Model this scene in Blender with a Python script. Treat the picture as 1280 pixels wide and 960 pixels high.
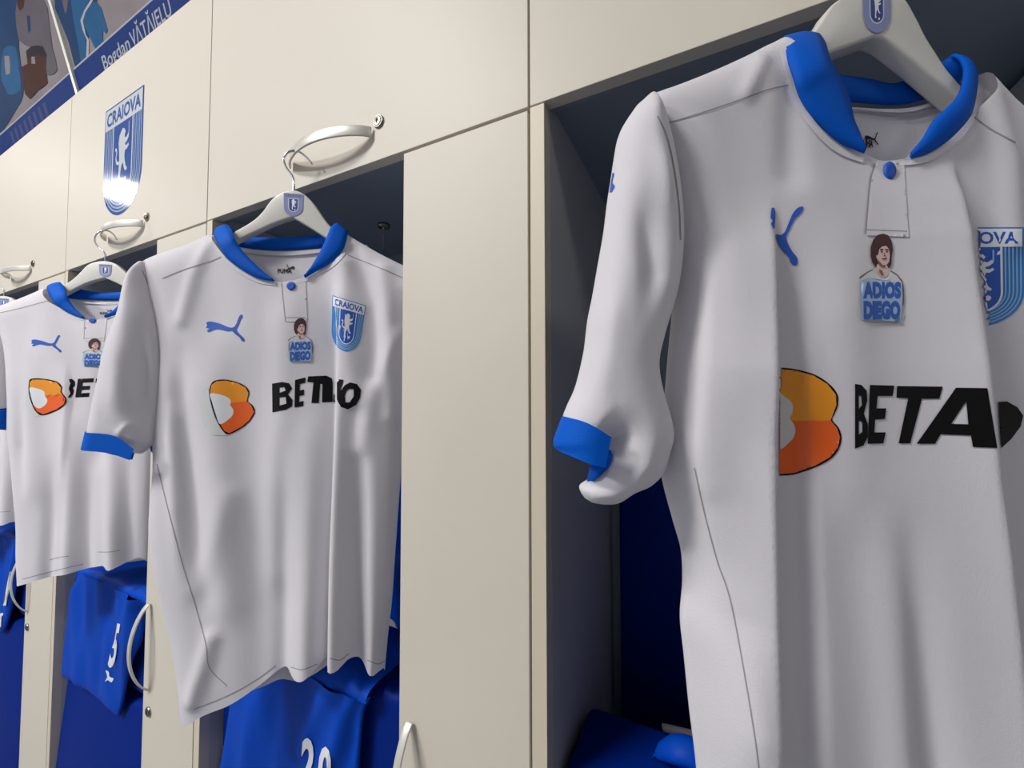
import bpy, bmesh, math, random
import numpy as np
from mathutils import Vector
from mathutils.bvhtree import BVHTree
from mathutils.geometry import delaunay_2d_cdt

for o in list(bpy.data.objects): bpy.data.objects.remove(o)
SC = bpy.context.scene
COL = SC.collection
rad = math.radians

# ------------------------------------------------------------------ camera
F = 501.57; YW, PT, RL = 0.459977, 0.0363185, -0.0018097
D, H = .46, 1.5
fw = np.array([-math.sin(YW)*math.cos(PT), math.cos(YW)*math.cos(PT), math.sin(PT)])
rt0 = np.array([math.cos(YW), math.sin(YW), 0.]); up0 = np.cross(rt0, fw)
RT = rt0*math.cos(RL)+up0*math.sin(RL); UP = -rt0*math.sin(RL)+up0*math.cos(RL)
CAM = np.array([0., -D, H])
cd = bpy.data.cameras.new('camera'); cam = bpy.data.objects.new('camera', cd); COL.objects.link(cam)
cd.sensor_width = 36; cd.lens = F*36/1280; cd.clip_start = .01; cd.clip_end = 60
from mathutils import Matrix
m = Matrix.Identity(4)
for i in range(3):
    m[i][0] = RT[i]; m[i][1] = UP[i]; m[i][2] = -fw[i]; m[i][3] = CAM[i]
cam.matrix_world = m
SC.camera = cam
SC.view_settings.view_transform = 'Standard'
SC.view_settings.look = 'None'
SC.view_settings.gamma = 1
SC.view_settings.use_curve_mapping = False
SC.view_settings.exposure = 0.08

# ------------------------------------------------------------------ light
W = bpy.data.worlds.new('world'); SC.world = W; W.use_nodes = True
W.node_tree.nodes['Background'].inputs[0].default_value = (.78, .88, 1, 1)
W.node_tree.nodes['Background'].inputs[1].default_value = .22
CEIL = 3.75
LAMPS = [(-1.5, -1.95, 70, (1, .965, .93)), (-5.6, -1.6, 20, (1, .975, .95)), (2.4, -1.5, 9, (1, .95, .88)), (-2.9, -2.9, 104, (1, .98, .965))]  # last entry: unseen fill lamp, added to brighten lower doors, shirts and bays
for lx, ly, p, c in LAMPS:
    ld = bpy.data.lights.new('panel_light', 'AREA'); ld.shape = 'RECTANGLE'; ld.size = .62 if lx > -5 else .4; ld.size_y = .5 if lx > -5 else .3
    ld.energy = p; ld.color = c
    lo = bpy.data.objects.new('panel_light', ld); lo.location = (lx, ly, CEIL-.035); COL.objects.link(lo)

# ------------------------------------------------------------------ maths helpers
def rays(P):
    P = np.atleast_2d(np.array(P, float))
    return fw+np.outer((P[:, 0]-640)/F, RT)-np.outer((P[:, 1]-480)/F, UP)
def on_y(x, y, Y=0.):
    r = rays((x, y))[0]; return CAM+r*((Y-CAM[1])/r[1])
def on_plane(P, O, n):
    r = rays(P); t = ((O-CAM)@n)/(r@n); return CAM+r*t[:, None]
class Frame:
    """a vertical cloth plane: O origin, a along, n towards the aisle"""
    def __init__(s, O, deg):
        a = rad(deg); s.O = np.array(O, float)
        s.a = np.array([math.cos(a), math.sin(a), 0]); s.n = np.array([math.sin(a), -math.cos(a), 0]); s.u = np.array([0, 0, 1.])
    def st(s, P, h=0.):
        Q = on_plane(P, s.O+s.n*h, s.n)-s.O
        return np.stack([Q@s.a, Q@s.u], 1)
    def xyz(s, st, h):
        return s.O+np.outer(st[:, 0], s.a)+np.outer(st[:, 1], s.u)+np.outer(h, s.n)

def catmull(pts, step, closed=True):
    """pts: (x,y[,flags]) 'c' = corner, 'o' = the segment that starts here is open. returns dense pts, open flag per segment"""
    n = len(pts); out = []; op = []
    X = [np.array(p[:2], float) for p in pts]; fl = [p[2] if len(p) > 2 else '' for p in pts]
    for i in range(n if closed else n-1):
        p1, p2 = X[i], X[(i+1) % n]
        p0 = X[i-1] if ('c' not in fl[i] and (closed or i > 0)) else p1*2-p2
        p3 = X[(i+2) % n] if ('c' not in fl[(i+1) % n] and (closed or i < n-2)) else p2*2-p1
        k = max(1, int(np.linalg.norm(p2-p1)/step+.5))
        for j in range(k):
            t = j/k
            q = .5*((2*p1)+(-p0+p2)*t+(2*p0-5*p1+4*p2-p3)*t*t+(-p0+3*p1-3*p2+p3)*t**3)
            out.append(q); op.append('o' in fl[i])
    if not closed: out.append(X[-1])
    return np.array(out), np.array(op)

def inside(P, loops):
    r = np.zeros(len(P), bool)
    for L in loops:
        L = np.asarray(L); A = L; B = np.roll(L, -1, 0)
        for a, b in zip(A, B):
            c = (a[1] > P[:, 1]) != (b[1] > P[:, 1])
            if not c.any(): continue
            xi = (b[0]-a[0])*(P[:, 1]-a[1])/(b[1]-a[1]+1e-12)+a[0]
            r ^= c & (P[:, 0] < xi)
    return r
def segdist(P, A, B):
    d = np.full(len(P), 1e9)
    for a, b in zip(A, B):
        ab = b-a; t = np.clip(((P-a)@ab)/(ab@ab+1e-12), 0, 1)
        d = np.minimum(d, np.linalg.norm(P-a-t[:, None]*ab, axis=1))
    return d
def fill(loops, grid, rings=()):
    """triangulate even-odd loops with interior grid points"""
    V = np.concatenate(loops); E = []; k = 0
    for L in loops:
        n = len(L); E += [(k+i, k+(i+1) % n) for i in range(n)]; k += n
    if grid:
        lo, hi = V.min(0), V.max(0)
        gx = np.arange(lo[0]+grid/2, hi[0], grid); gy = np.arange(lo[1]+grid/2, hi[1], grid)
        if len(gx) and len(gy):
            G = np.stack(np.meshgrid(gx, gy), -1).reshape(-1, 2)
            row = np.round((G[:, 1]-lo[1])/grid).astype(int); G[:, 0] += (row % 2)*grid*.3
            G = G[inside(G, loops)]
            if len(G):
                dd = np.full(len(G), 1e9)
                for L in loops: dd = np.minimum(dd, segdist(G, L, np.roll(L, -1, 0)))
                G = G[dd > (grid*.35 if not rings else rings[-1]+grid*.55)]; V = np.concatenate([V, G])
    for q in rings:
        for L in loops:
            T = np.roll(L, -1, 0)-np.roll(L, 1, 0); T /= np.linalg.norm(T, axis=1)[:, None]+1e-9; Nn = np.stack([-T[:, 1], T[:, 0]], 1)
            for sg in (1, -1):
                G = L+Nn*q*sg; G = G[inside(G, loops)]
                if len(G): V = np.concatenate([V, G[segdist(G, L, np.roll(L, -1, 0)) > q*.92]])
    r = delaunay_2d_cdt([Vector(v) for v in V], E, [], 0, 1e-7)
    v = np.array([list(p) for p in r[0]]); f = np.array([list(t) for t in r[2]])
    if not len(f): return v, f
    c = v[f].mean(1); f = f[inside(c, loops)]
    a = v[f]; ar = (a[:, 1, 0]-a[:, 0, 0])*(a[:, 2, 1]-a[:, 0, 1])-(a[:, 1, 1]-a[:, 0, 1])*(a[:, 2, 0]-a[:, 0, 0])
    f[ar < 0] = f[ar < 0][:, ::-1]
    return v, f

# ------------------------------------------------------------------ object helpers
def tag(o, label=None, cat=None, group=None, kind=None):
    if label: o['label'] = label
    if cat: o['category'] = cat
    if group: o['group'] = group
    if kind: o['kind'] = kind
    return o
def empty(name, loc=(0, 0, 0)):
    o = bpy.data.objects.new(name, None); o.location = loc; o.empty_display_size = .05; COL.objects.link(o); return o
def mesh(name, verts, faces, mats, parent=None, smooth=True, mi=None, weld=0):
    me = bpy.data.meshes.new(name)
    P = np.array(verts, float)
    if parent is not None:
        off = np.array(wloc(parent)); P = P-off
    me.from_pydata([tuple(p) for p in P], [], [tuple(int(i) for i in f) for f in faces])
    for mt in (mats if isinstance(mats, (list, tuple)) else [mats]): me.materials.append(mt)
    if mi is not None: me.polygons.foreach_set('material_index', list(mi))
    if smooth: me.polygons.foreach_set('use_smooth', [True]*len(me.polygons))
    if weld:
        bm = bmesh.new(); bm.from_mesh(me); bmesh.ops.remove_doubles(bm, verts=bm.verts, dist=weld); bm.to_mesh(me); bm.free()
    me.update()
    o = bpy.data.objects.new(name, me); COL.objects.link(o)
    if parent is not None: o.parent = parent
    return o
def wloc(o):
    v = Vector((0, 0, 0))
    while o is not None: v = v+Vector(o.location); o = o.parent
    return v
def box(name, lo, hi, mat, parent=None, bev=.001, seg=2, smooth=False, warp=None):
    bm = bmesh.new(); bmesh.ops.create_cube(bm, size=1)
    lo = Vector(lo); hi = Vector(hi)
    for v in bm.verts: v.co = Vector([lo[i]+(v.co[i]+.5)*(hi[i]-lo[i]) for i in range(3)])
    if bev: bmesh.ops.bevel(bm, geom=bm.edges[:], offset=bev, segments=seg, affect='EDGES', profile=.5)
    if warp:
        for v in bm.verts: v.co = Vector(warp(v.co))
    if parent is not None:
        w = wloc(parent)
        for v in bm.verts: v.co -= w
    me = bpy.data.meshes.new(name); bm.to_mesh(me); bm.free(); me.materials.append(mat)
    if smooth: me.polygons.foreach_set('use_smooth', [True]*len(me.polygons))
    o = bpy.data.objects.new(name, me); COL.objects.link(o)
    if parent is not None: o.parent = parent
    return o
def tube(name, path, r, mat, parent=None, n=12, caps=True):
    P = [np.array(p, float) for p in path]; V = []; Fc = []
    for i, p in enumerate(P):
        t = P[min(i+1, len(P)-1)]-P[max(i-1, 0)]; t /= np.linalg.norm(t)
        ref = np.array([0, 0, 1.]) if abs(t[2]) < .9 else np.array([1., 0, 0])
        if i == 0: b = np.cross(t, ref)
        else: b = b-t*(b@t)
        b /= np.linalg.norm(b); c = np.cross(t, b); rr = r[i] if isinstance(r, (list, tuple)) else r
        for k in range(n):
            a = 2*math.pi*k/n; V.append(p+rr*(math.cos(a)*b+math.sin(a)*c))
    for i in range(len(P)-1):
        for k in range(n): Fc.append((i*n+k, i*n+(k+1) % n, (i+1)*n+(k+1) % n, (i+1)*n+k))
    if caps: Fc.append(tuple(range(n))[::-1]); Fc.append(tuple((len(P)-1)*n+k for k in range(n)))
    return mesh(name, V, Fc, mat, parent)
def smoothpath(pts, k=6):
    P = [np.array(p, float) for p in pts]; out = []
    for i in range(len(P)-1):
        p0 = P[max(i-1, 0)]; p1 = P[i]; p2 = P[i+1]; p3 = P[min(i+2, len(P)-1)]
        for j in range(k):
            t = j/k; out.append(.5*((2*p1)+(-p0+p2)*t+(2*p0-5*p1+4*p2-p3)*t*t+(-p0+3*p1-3*p2+p3)*t**3))
    out.append(P[-1]); return out

# ------------------------------------------------------------------ materials
def lin(c):
    return tuple(((x/255)/12.92 if x/255 <= .04045 else (((x/255)+.055)/1.055)**2.4) for x in c)+(1,)
def mat(name, rgb, rough=.5, metal=0, spec=.5, noise=0, nscale=60, bump=0, bscale=400, transl=0, sheen=0, coat=0, weave=False):
    m = bpy.data.materials.new(name); m.use_nodes = True; nt = m.node_tree; N = nt.nodes; L = nt.links
    b = N['Principled BSDF']; b.inputs['Base Color'].default_value = lin(rgb)
    b.inputs['Roughness'].default_value = rough; b.inputs['Metallic'].default_value = metal
    b.inputs['Specular IOR Level'].default_value = spec; b.inputs['Sheen Weight'].default_value = sheen
    b.inputs['Coat Weight'].default_value = coat
    tc = N.new('ShaderNodeTexCoord')
    if noise:
        nz = N.new('ShaderNodeTexNoise'); nz.inputs['Scale'].default_value = nscale; nz.inputs['Detail'].default_value = 4
        mx = N.new('ShaderNodeMix'); mx.data_type = 'RGBA'
        c = lin(rgb); mx.inputs[6].default_value = tuple(x*(1-noise) for x in c[:3])+(1,); mx.inputs[7].default_value = tuple(min(1, x*(1+noise)) for x in c[:3])+(1,)
        L.new(tc.outputs['Object'], nz.inputs['Vector']); L.new(nz.outputs['Fac'], mx.inputs[0]); L.new(mx.outputs[2], b.inputs['Base Color'])
    if bump:
        bp = N.new('ShaderNodeBump'); bp.inputs['Strength'].default_value = bump; bp.inputs['Distance'].default_value = .001
        if weave:
            wv = N.new('ShaderNodeTexWave'); wv.inputs['Scale'].default_value = bscale; wv.bands_direction = 'Z'; wv.inputs['Distortion'].default_value = 3
            wv.inputs['Detail Scale'].default_value = 2
            L.new(tc.outputs['Object'], wv.inputs['Vector']); L.new(wv.outputs['Fac'], bp.inputs['Height'])
        else:
            n2 = N.new('ShaderNodeTexNoise'); n2.inputs['Scale'].default_value = bscale; n2.inputs['Detail'].default_value = 3
            L.new(tc.outputs['Object'], n2.inputs['Vector']); L.new(n2.outputs['Fac'], bp.inputs['Height'])
        L.new(bp.outputs['Normal'], b.inputs['Normal'])
    if transl:
        tr = N.new('ShaderNodeBsdfTranslucent'); tr.inputs['Color'].default_value = lin(rgb)
        ms = N.new('ShaderNodeMixShader'); ms.inputs[0].default_value = transl
        L.new(b.outputs[0], ms.inputs[1]); L.new(tr.outputs[0], ms.inputs[2]); L.new(ms.outputs[0], N['Material Output'].inputs['Surface'])
    return m
M = dict(
    laminate=mat('white_laminate', (214, 208, 195), .46, spec=.32, noise=.015, nscale=9, bump=.12, bscale=520),
    edge=mat('laminate_edge', (214, 204, 184), .45),
    inner=mat('grey_laminate', (186, 188, 192), .42, noise=.03, nscale=12, bump=.1, bscale=500),
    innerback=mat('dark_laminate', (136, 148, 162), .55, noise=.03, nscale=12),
    white=mat('white_polyester', (230, 228, 234), .62, spec=.25, bump=.25, bscale=900, transl=.16, sheen=.15),
    trim=mat('white_binding', (226, 226, 230), .6, spec=.25, transl=.1),
    seam=mat('stitching_groove_shade', (156, 153, 160), .8),  # grey thread tone also paints the shade of seam grooves not modelled
    blue=mat('blue_knit', (0, 88, 196), .65, spec=.12, bump=.12, bscale=330, weave=True),
    blueshort=mat('blue_satin', (0, 68, 182), .5, spec=.12, bump=.15, bscale=700),
    vinyl=mat('blue_vinyl', (0, 36, 124), .5, spec=.08, noise=.04, nscale=8, bump=.3, bscale=260),
    print_blue=mat('blue_print', (18, 84, 190), .5),
    black=mat('black_print', (9, 9, 11), .5, spec=.2),
    orange=mat('orange_print', (236, 150, 30), .45), redor=mat('red_orange_print', (236, 98, 28), .45),
    greyprint=mat('pale_grey_print', (210, 214, 213), .55),
    glowblue=mat('pale_letter_blue_print', (158, 182, 218), .5), ltblue=mat('light_blue_print', (142, 188, 232), .5), midblue=mat('mid_blue_print', (38, 122, 200), .5),
    navy=mat('navy_print', (14, 52, 132), .45), letterblue=mat('letter_blue_print', (44, 92, 176), .5),
    white_print=mat('white_print', (228, 232, 236), .45),
    hair=mat('brown_print', (70, 36, 38), .5), skin=mat('skin_print', (222, 190, 184), .5), line=mat('sepia_line_print', (120, 92, 84), .5),
    lavender=mat('lavender_sticker', (130, 140, 190), .35), hgrey=mat('sticker_text', (70, 76, 100), .4),
    hanger=mat('white_painted_wood', (214, 213, 206), .33, spec=.5, bump=.05, bscale=200, coat=.2),
    chrome=mat('chrome', (225, 225, 228), .16, metal=1), satin=mat('satin_metal', (212, 210, 202), .36, metal=.3),
    dark=mat('dark_keyhole', (18, 18, 18), .6), lockm=mat('nickel', (150, 146, 138), .25, metal=1),
    crestglossy=mat('glossy_blue_vinyl', (26, 82, 172), .10, spec=.8, coat=1), crestwhite=mat('glossy_white_vinyl', (224, 230, 234), .10, spec=.8, coat=1), crestline=mat('glossy_pale_blue_vinyl', (176, 200, 226), .1, spec=.8, coat=1),
    floor=mat('grey_floor', (120, 122, 126), .5, noise=.05, nscale=4), wall=mat('painted_wall', (176, 178, 184), .8, noise=.02, nscale=3),
    ceil=mat('white_ceiling', (205, 205, 205), .85, noise=.01),
    p_band=mat('poster_blue', (10, 44, 108), .6, spec=.12), p_bg=mat('poster_grey', (126, 118, 122), .6, spec=.12, noise=.32, nscale=7), p_blue=mat('poster_sky_blue', (25, 80, 123), .6, spec=.12, noise=.25, nscale=14),
    p_deep=mat('poster_deep_blue', (15, 51, 90), .6, spec=.12, noise=.3, nscale=10), p_brown=mat('poster_brown', (60, 31, 21), .6, spec=.12, noise=.25, nscale=14), p_dark=mat('poster_dark', (31, 28, 38), .6, spec=.12, noise=.2, nscale=14),
    p_white=mat('poster_white', (154, 159, 165), .6, spec=.12), p_mauve=mat('poster_mauve', (86, 80, 89), .6, spec=.12, noise=.2, nscale=11), frame=mat('white_frame', (222, 226, 214), .3), p_text=mat('poster_faded_text', (56, 66, 108), .6, spec=.12),
)
glow = bpy.data.materials.new('lamp_diffuser'); glow.use_nodes = True
_b = glow.node_tree.nodes['Principled BSDF']; _b.inputs['Emission Color'].default_value = (1, .97, .92, 1); _b.inputs['Emission Strength'].default_value = 6

# ------------------------------------------------------------------ room
def struct(o): o['kind'] = 'structure'; return o
struct(box('floor', (-9, -4, -.05), (5, .45, 0), M['floor'], bev=0))
struct(box('wall_back', (-9, .45, 0), (5, .55, CEIL), M['wall'], bev=0))
struct(box('wall_front', (-9, -4.1, 0), (5, -4, CEIL), M['wall'], bev=0))
struct(box('wall_right', (3.4, -4, 0), (3.5, .45, CEIL), M['wall'], bev=0))
struct(box('ceiling', (-9, -4, CEIL), (5, .45, CEIL+.1), M['ceil'], bev=0))
for i, (lx, ly, p, c) in enumerate(LAMPS):
    t = empty('ceiling_light', (lx, ly, CEIL))
    tag(t, ['square ceiling lamp above the aisle, in front of the nearest closed narrow door', 'square ceiling lamp furthest down the aisle', 'square ceiling lamp behind the viewer on the right', 'added unseen fill lamp on the ceiling near the opposite wall'][i], 'lamp', 'ceiling lamps over the aisle')
    box('lamp_frame', (lx-.34, ly-.28, CEIL-.02), (lx+.34, ly+.28, CEIL), M['frame'], t)
    box('diffuser', (lx-.31, ly-.25, CEIL-.028), (lx+.31, ly+.25, CEIL-.018), glow, t)

# ------------------------------------------------------------------ lockers
WM = .741; S3 = -.203      # module width, seam left of the right locker
ZB, ZT = 1.875, 2.398
def bow(name, p0, p1, out, w, th, mt, parent):
    """flat bow handle from p0 to p1, bowing outwards along -Y by out"""
    p0 = np.array(p0, float); p1 = np.array(p1, float); d = p1-p0; L = np.linalg.norm(d); d /= L
    side = np.cross(d, (0, -1, 0)); V = []; Fc = []; n = 20
    for i in range(n+1):
        t = i/n; q = p0+d*L*t; y = out*(1-(2*t-1)**2)**.8
        q2 = q+np.array([0, -y-.001, 0])
        tx = (2*t-1); nn = np.array([0, -1, 0])*.92+d*tx*.5; nn /= np.linalg.norm(nn)
        for a, b in ((-1, 0), (1, 0), (1, 1), (-1, 1)):
            V.append(q2+side*a*w/2+nn*(b*th))
    for i in range(n):
        for k in range(4): Fc.append((i*4+k, i*4+(k+1) % 4, (i+1)*4+(k+1) % 4, (i+1)*4+k))
    Fc += [(3, 2, 1, 0), tuple(n*4+k for k in range(4))]
    o = mesh(name, V, Fc, mt, parent)
    md = o.modifiers.new('bevel', 'BEVEL'); md.width = .0012; md.segments = 2; md.limit_method = 'ANGLE'
    return o
def lock(x, z, parent):
    V = []; Fc = []; n = 28; prof = [(.0105, 0), (.0105, -.002), (.0095, -.0035), (.0078, -.0035), (.0072, -.0025), (.0068, -.0045), (.0001, -.0048)]
    for r, y in prof:
        for k in range(n): a = 2*math.pi*k/n; V.append((x+r*math.cos(a), y, z+r*math.sin(a)))
    for i in range(len(prof)-1):
        for k in range(n): Fc.append((i*n+k, i*n+(k+1) % n, (i+1)*n+(k+1) % n, (i+1)*n+k))
    mi = [0]*len(Fc); b = len(V)
    for pl in [[(-.0012, .0042), (.0012, .0042), (.0012, -.0042), (-.0012, -.0042)], [(-.0024, .0012), (.0024, .0012), (.0024, -.0012), (-.0024, -.0012)]]:
        b = len(V); V += [(x+a, -.0051, z+c) for a, c in pl]; Fc.append((b, b+1, b+2, b+3)); mi.append(1)
    return mesh('lock', V, Fc, [M['lockm'], M['dark']], parent, mi=mi, smooth=False)

LOCKER_LABEL = {
    0: 'nearest cream locker at the right with its dark bay holding the largest shirt',
    1: 'cream locker in the middle with a closed narrow door on its right half',
    2: 'cream locker bearing the blue club crest on its upper door',
    3: 'cream locker next beyond the crested one, its handle near the left picture edge',
    4: 'furthest cream locker, past the left edge'}
doors = {}
for k in range(0, 4):
    x0 = S3-WM*k; x1 = x0+WM; xo = x0+.021; xn = x1-.207
    L = empty('locker', (x0, 0, 0)); tag(L, LOCKER_LABEL[k], 'locker', 'row of cream lockers')
    box('side_panel', (x0+.0008, .0195, .08), (xo, .36, 2.38), M['inner'], L, .0004)
    box('side_panel_edge', (x0+.0015, 0, .08), (xo, .0194, ZB-.002), M['edge'], L, .0005)
    box('partition', (xn+.002, .02, .08), (xn+.02, .36, ZB), M['inner'], L, .0006)
    box('side_panel', (x1-.018, .0195, .08), (x1-.0008, .36, 2.38), M['edge'], L, .0004)
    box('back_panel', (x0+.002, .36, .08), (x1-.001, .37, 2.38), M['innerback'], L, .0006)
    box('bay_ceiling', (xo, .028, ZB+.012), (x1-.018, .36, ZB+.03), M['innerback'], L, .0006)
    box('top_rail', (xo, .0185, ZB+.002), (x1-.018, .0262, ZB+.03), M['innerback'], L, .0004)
    box('ceiling_edging', (xo, .0265, ZB+.0095), (x1-.018, .0278, ZB+.03), M['edge'], L, .0003)
    box('top_panel', (x0+.002, .019, 2.38), (x1-.001, .36, 2.396), M['laminate'], L, .0006)
    box('plinth', (x0+.002, .04, 0), (x1-.001, .36, .08), M['inner'], L, .0006)
    box('bay_floor', (xo, 0, .08), (xn, .36, .1), M['inner'], L, .0006)
    ud = box('upper_door', (x0+.0014, 0, ZB), (x1-.0014, .018, ZT), M['laminate'], L, .0008)
    nd = box('narrow_door', (xn, 0, .1), (x1-.0018, .018, ZB-.0045), M['laminate'], L, .0008)
    doors[k] = (ud, nd)
    hx = x0+.275
    bow('handle', (hx, -.001, 1.921), (hx+.195, -.001, 1.921), .032, .017, .0035, M['satin'], ud)
    lock(x0+.483, 1.936, ud)
    bow('handle', (xn+.022, -.001, 1.045), (xn+.022, -.001, .86), .032, .012, .0035, M['satin'], nd)
    lock(xn+.028, .812, nd)
    # coat hook under the bay ceiling
    hk = empty('coat_hook', (x0+.30, .2, ZB+.012)); tag(hk, {0: 'small metal coat hook under the ceiling of the nearest bay', 1: 'small metal coat hook in the bay behind the middle shirt hanger', 2: 'small metal coat hook in the bay behind the smaller left hanger', 3: 'small metal coat hook in the bay beyond the crested locker'}[k], 'hook', 'coat hooks in the bays')
    hx0 = x0+.30
    tube('shank', smoothpath([(hx0, .2, ZB+.010), (hx0, .2, ZB-.03), (hx0, .195, ZB-.055), (hx0, .17, ZB-.065), (hx0, .15, ZB-.05)], 5), .003, M['chrome'], hk)
    tube('mounting_disc', [(hx0, .2, ZB+.0115), (hx0, .2, ZB+.005)], .013, M['lockm'], hk, 20)
    # padded backrest and seat in the bay
    def slope(v, z0=.40, z1=.76):
        t = max(0, min(1, (z1-v[2])/(z1-z0))); return (v[0], v[1]-(.05*t if v[1] < .15 else 0), v[2])
    B = box('backrest_cushion', (xo+.007, .035, .78), (xn-.006, .16, 1.035), M['vinyl'], None, .014, 4, True)
    tag(B, {0: 'dark blue padded cushion low in the nearest bay', 1: 'blue padded backrest under the folded garment with number 20', 2: 'blue padded backrest behind the shorts numbered 5', 3: 'blue padded backrest in the bay at the left picture edge'}[k], 'cushion', 'padded backrests in the bays')
    S = box('seat_cushion', (xo+.007, .03, .12), (xn-.006, .35, .765), M['vinyl'], None, .016, 4, True, warp=slope)
    tag(S, {0: 'blue padded seat block below the nearest backrest', 1: 'blue padded seat block under the middle shirt', 2: 'blue padded seat block below the shorts numbered 5', 3: 'blue padded seat block at the lower left picture corner'}[k], 'cushion', 'padded seat blocks in the bays')

# ------------------------------------------------------------------ prints
def loops_of_text(s, size=1, off=.0, cond=1):
    cu = bpy.data.curves.new('t', 'FONT'); cu.body = s; cu.offset = off; cu.resolution_u = 3
    ob = bpy.data.objects.new('t', cu); COL.objects.link(ob)
    dg = bpy.context.evaluated_depsgraph_get(); me = bpy.data.meshes.new_from_object(ob.evaluated_get(dg))
    cnt = {}
    for p in me.polygons:
        for e in p.edge_keys: cnt[e] = cnt.get(e, 0)+1
    nb = {}
    co = [v.co.copy() for v in me.vertices]
    # weld by position
    key = {}; idm = []
    for c in co:
        kk = (round(c.x, 5), round(c.y, 5)); idm.append(key.setdefault(kk, len(key)))
    pos = {v: k for k, v in key.items()}; cnt = {}
    for p in me.polygons:
        vs = [idm[i] for i in p.vertices]
        for a, b in zip(vs, vs[1:]+vs[:1]):
            if a != b: e = (min(a, b), max(a, b)); cnt[e] = cnt.get(e, 0)+1
    for (a, b), c in cnt.items():
        if c == 1: nb.setdefault(a, []).append(b); nb.setdefault(b, []).append(a)
    loops = []; seen = set()
    for s0 in nb:
        if s0 in seen: continue
        L = [s0]; seen.add(s0); cur = s0
        while True:
            nx = [q for q in nb[cur] if q not in seen]
            if not nx: break
            cur = nx[0]; seen.add(cur); L.append(cur)
        if len(L) > 2: loops.append(np.array([pos[i] for i in L]))
    bpy.data.objects.remove(ob); bpy.data.curves.remove(cu); bpy.data.meshes.remove(me)
    A = np.concatenate(loops); lo, hi = A.min(0), A.max(0)
    return [np.stack([(l[:, 0]-lo[0])/(hi[0]-lo[0]), 1-(l[:, 1]-lo[1])/(hi[1]-lo[1])], 1) for l in loops]
def textbox(s, x0, y0, x1, y1, off=.02):
    return [np.stack([x0+l[:, 0]*(x1-x0), y0+l[:, 1]*(y1-y0)], 1) for l in loops_of_text(s, off=off)]
def dens(loop, step, smooth=True):
    return catmull([tuple(p) for p in loop] if smooth else [(p[0], p[1], 'c') for p in loop], step)[0]
def decal(name, layers, mapper, parent, off=.0005, clip=None, grid=3., tear=9.):
    """layers: (loops, material, smooth); mapper(P2d, offset)->xyz"""
    V = []; Fc = []; mi = []; mats = []; n = 0
    for li, (loops, mt, sm) in enumerate(layers):
        if sm is None: LL = [np.asarray(l, float) for l in loops]
        else: LL = [dens(l, grid*.7, sm) for l in loops]
        v, f = fill(LL, grid)
        if not len(f): continue
        if clip is not None: f = f[clip(v[f].mean(1))]
        if not len(f): continue
        if mt not in mats: mats.append(mt)
        V.append(mapper(v, off+li*(.00006 if off < .002 else .00008))); Fc.append(f+n); mi += [mats.index(mt)]*len(f); n += len(v)
    # face the aisle
    V = np.concatenate(V); Fc = np.concatenate(Fc); mi = np.array(mi)
    dd = np.linalg.norm(V-CAM, axis=1)[Fc]; ok = (dd.max(1)-dd.min(1)) < tear; Fc = Fc[ok]; mi = mi[ok]
    nr = np.cross(V[Fc[:, 1]]-V[Fc[:, 0]], V[Fc[:, 2]]-V[Fc[:, 0]]); c = V[Fc].mean(1)
    fl = ((CAM-c)*nr).sum(1) < 0; Fc[fl] = Fc[fl][:, ::-1]
    return mesh(name, V, Fc, mats, parent, mi=mi, smooth=True)
def surf_mapper(bvh):
    def f(P, off):
        R = rays(P); out = []
        for r in R:
            d = Vector(r).normalized(); hit = bvh.ray_cast(Vector(CAM), d)
            if hit[0] is None:
                t = Vector(CAM)+d*.7; nn = bvh.find_nearest(t); 
                for _ in range(4): t = Vector(CAM)+d*((nn[0]-Vector(CAM)).dot(d)); nn = bvh.find_nearest(t)
                out.append(np.array(nn[0]-d*off)); continue
            nrm = hit[1]
            if nrm.dot(d) > 0: nrm = -nrm
            c = max(.25, -nrm.dot(d)); out.append(np.array(hit[0]-d*(off/c)))
        return np.array(out)
    return f
def quad_map(q, inner):
    """unit square (0,0)=TL .. (1,1)=BR -> bilinear px -> inner mapper"""
    q = [np.array(p, float) for p in q]
    def f(P, off):
        u = P[:, :1]; v = P[:, 1:]
        return inner(q[0]*(1-u)*(1-v)+q[1]*u*(1-v)+q[2]*u*v+q[3]*(1-u)*v, off)
    return f
def quad_px(q, P):
    q = [np.array(p, float) for p in q]; u = P[:, :1]; v = P[:, 1:]
    return q[0]*(1-u)*(1-v)+q[1]*u*(1-v)+q[2]*u*v+q[3]*(1-u)*v
def ribbon(pts, w, closed=False):
    P, _ = catmull([tuple(p) for p in pts], 2., False) if not closed else catmull([tuple(p) for p in pts], 2.)
    T = np.gradient(P, axis=0); T /= np.linalg.norm(T, axis=1)[:, None]+1e-9; Nn = np.stack([-T[:, 1], T[:, 0]], 1)
    return np.concatenate([P+Nn*w/2, (P-Nn*w/2)[::-1]])

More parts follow.
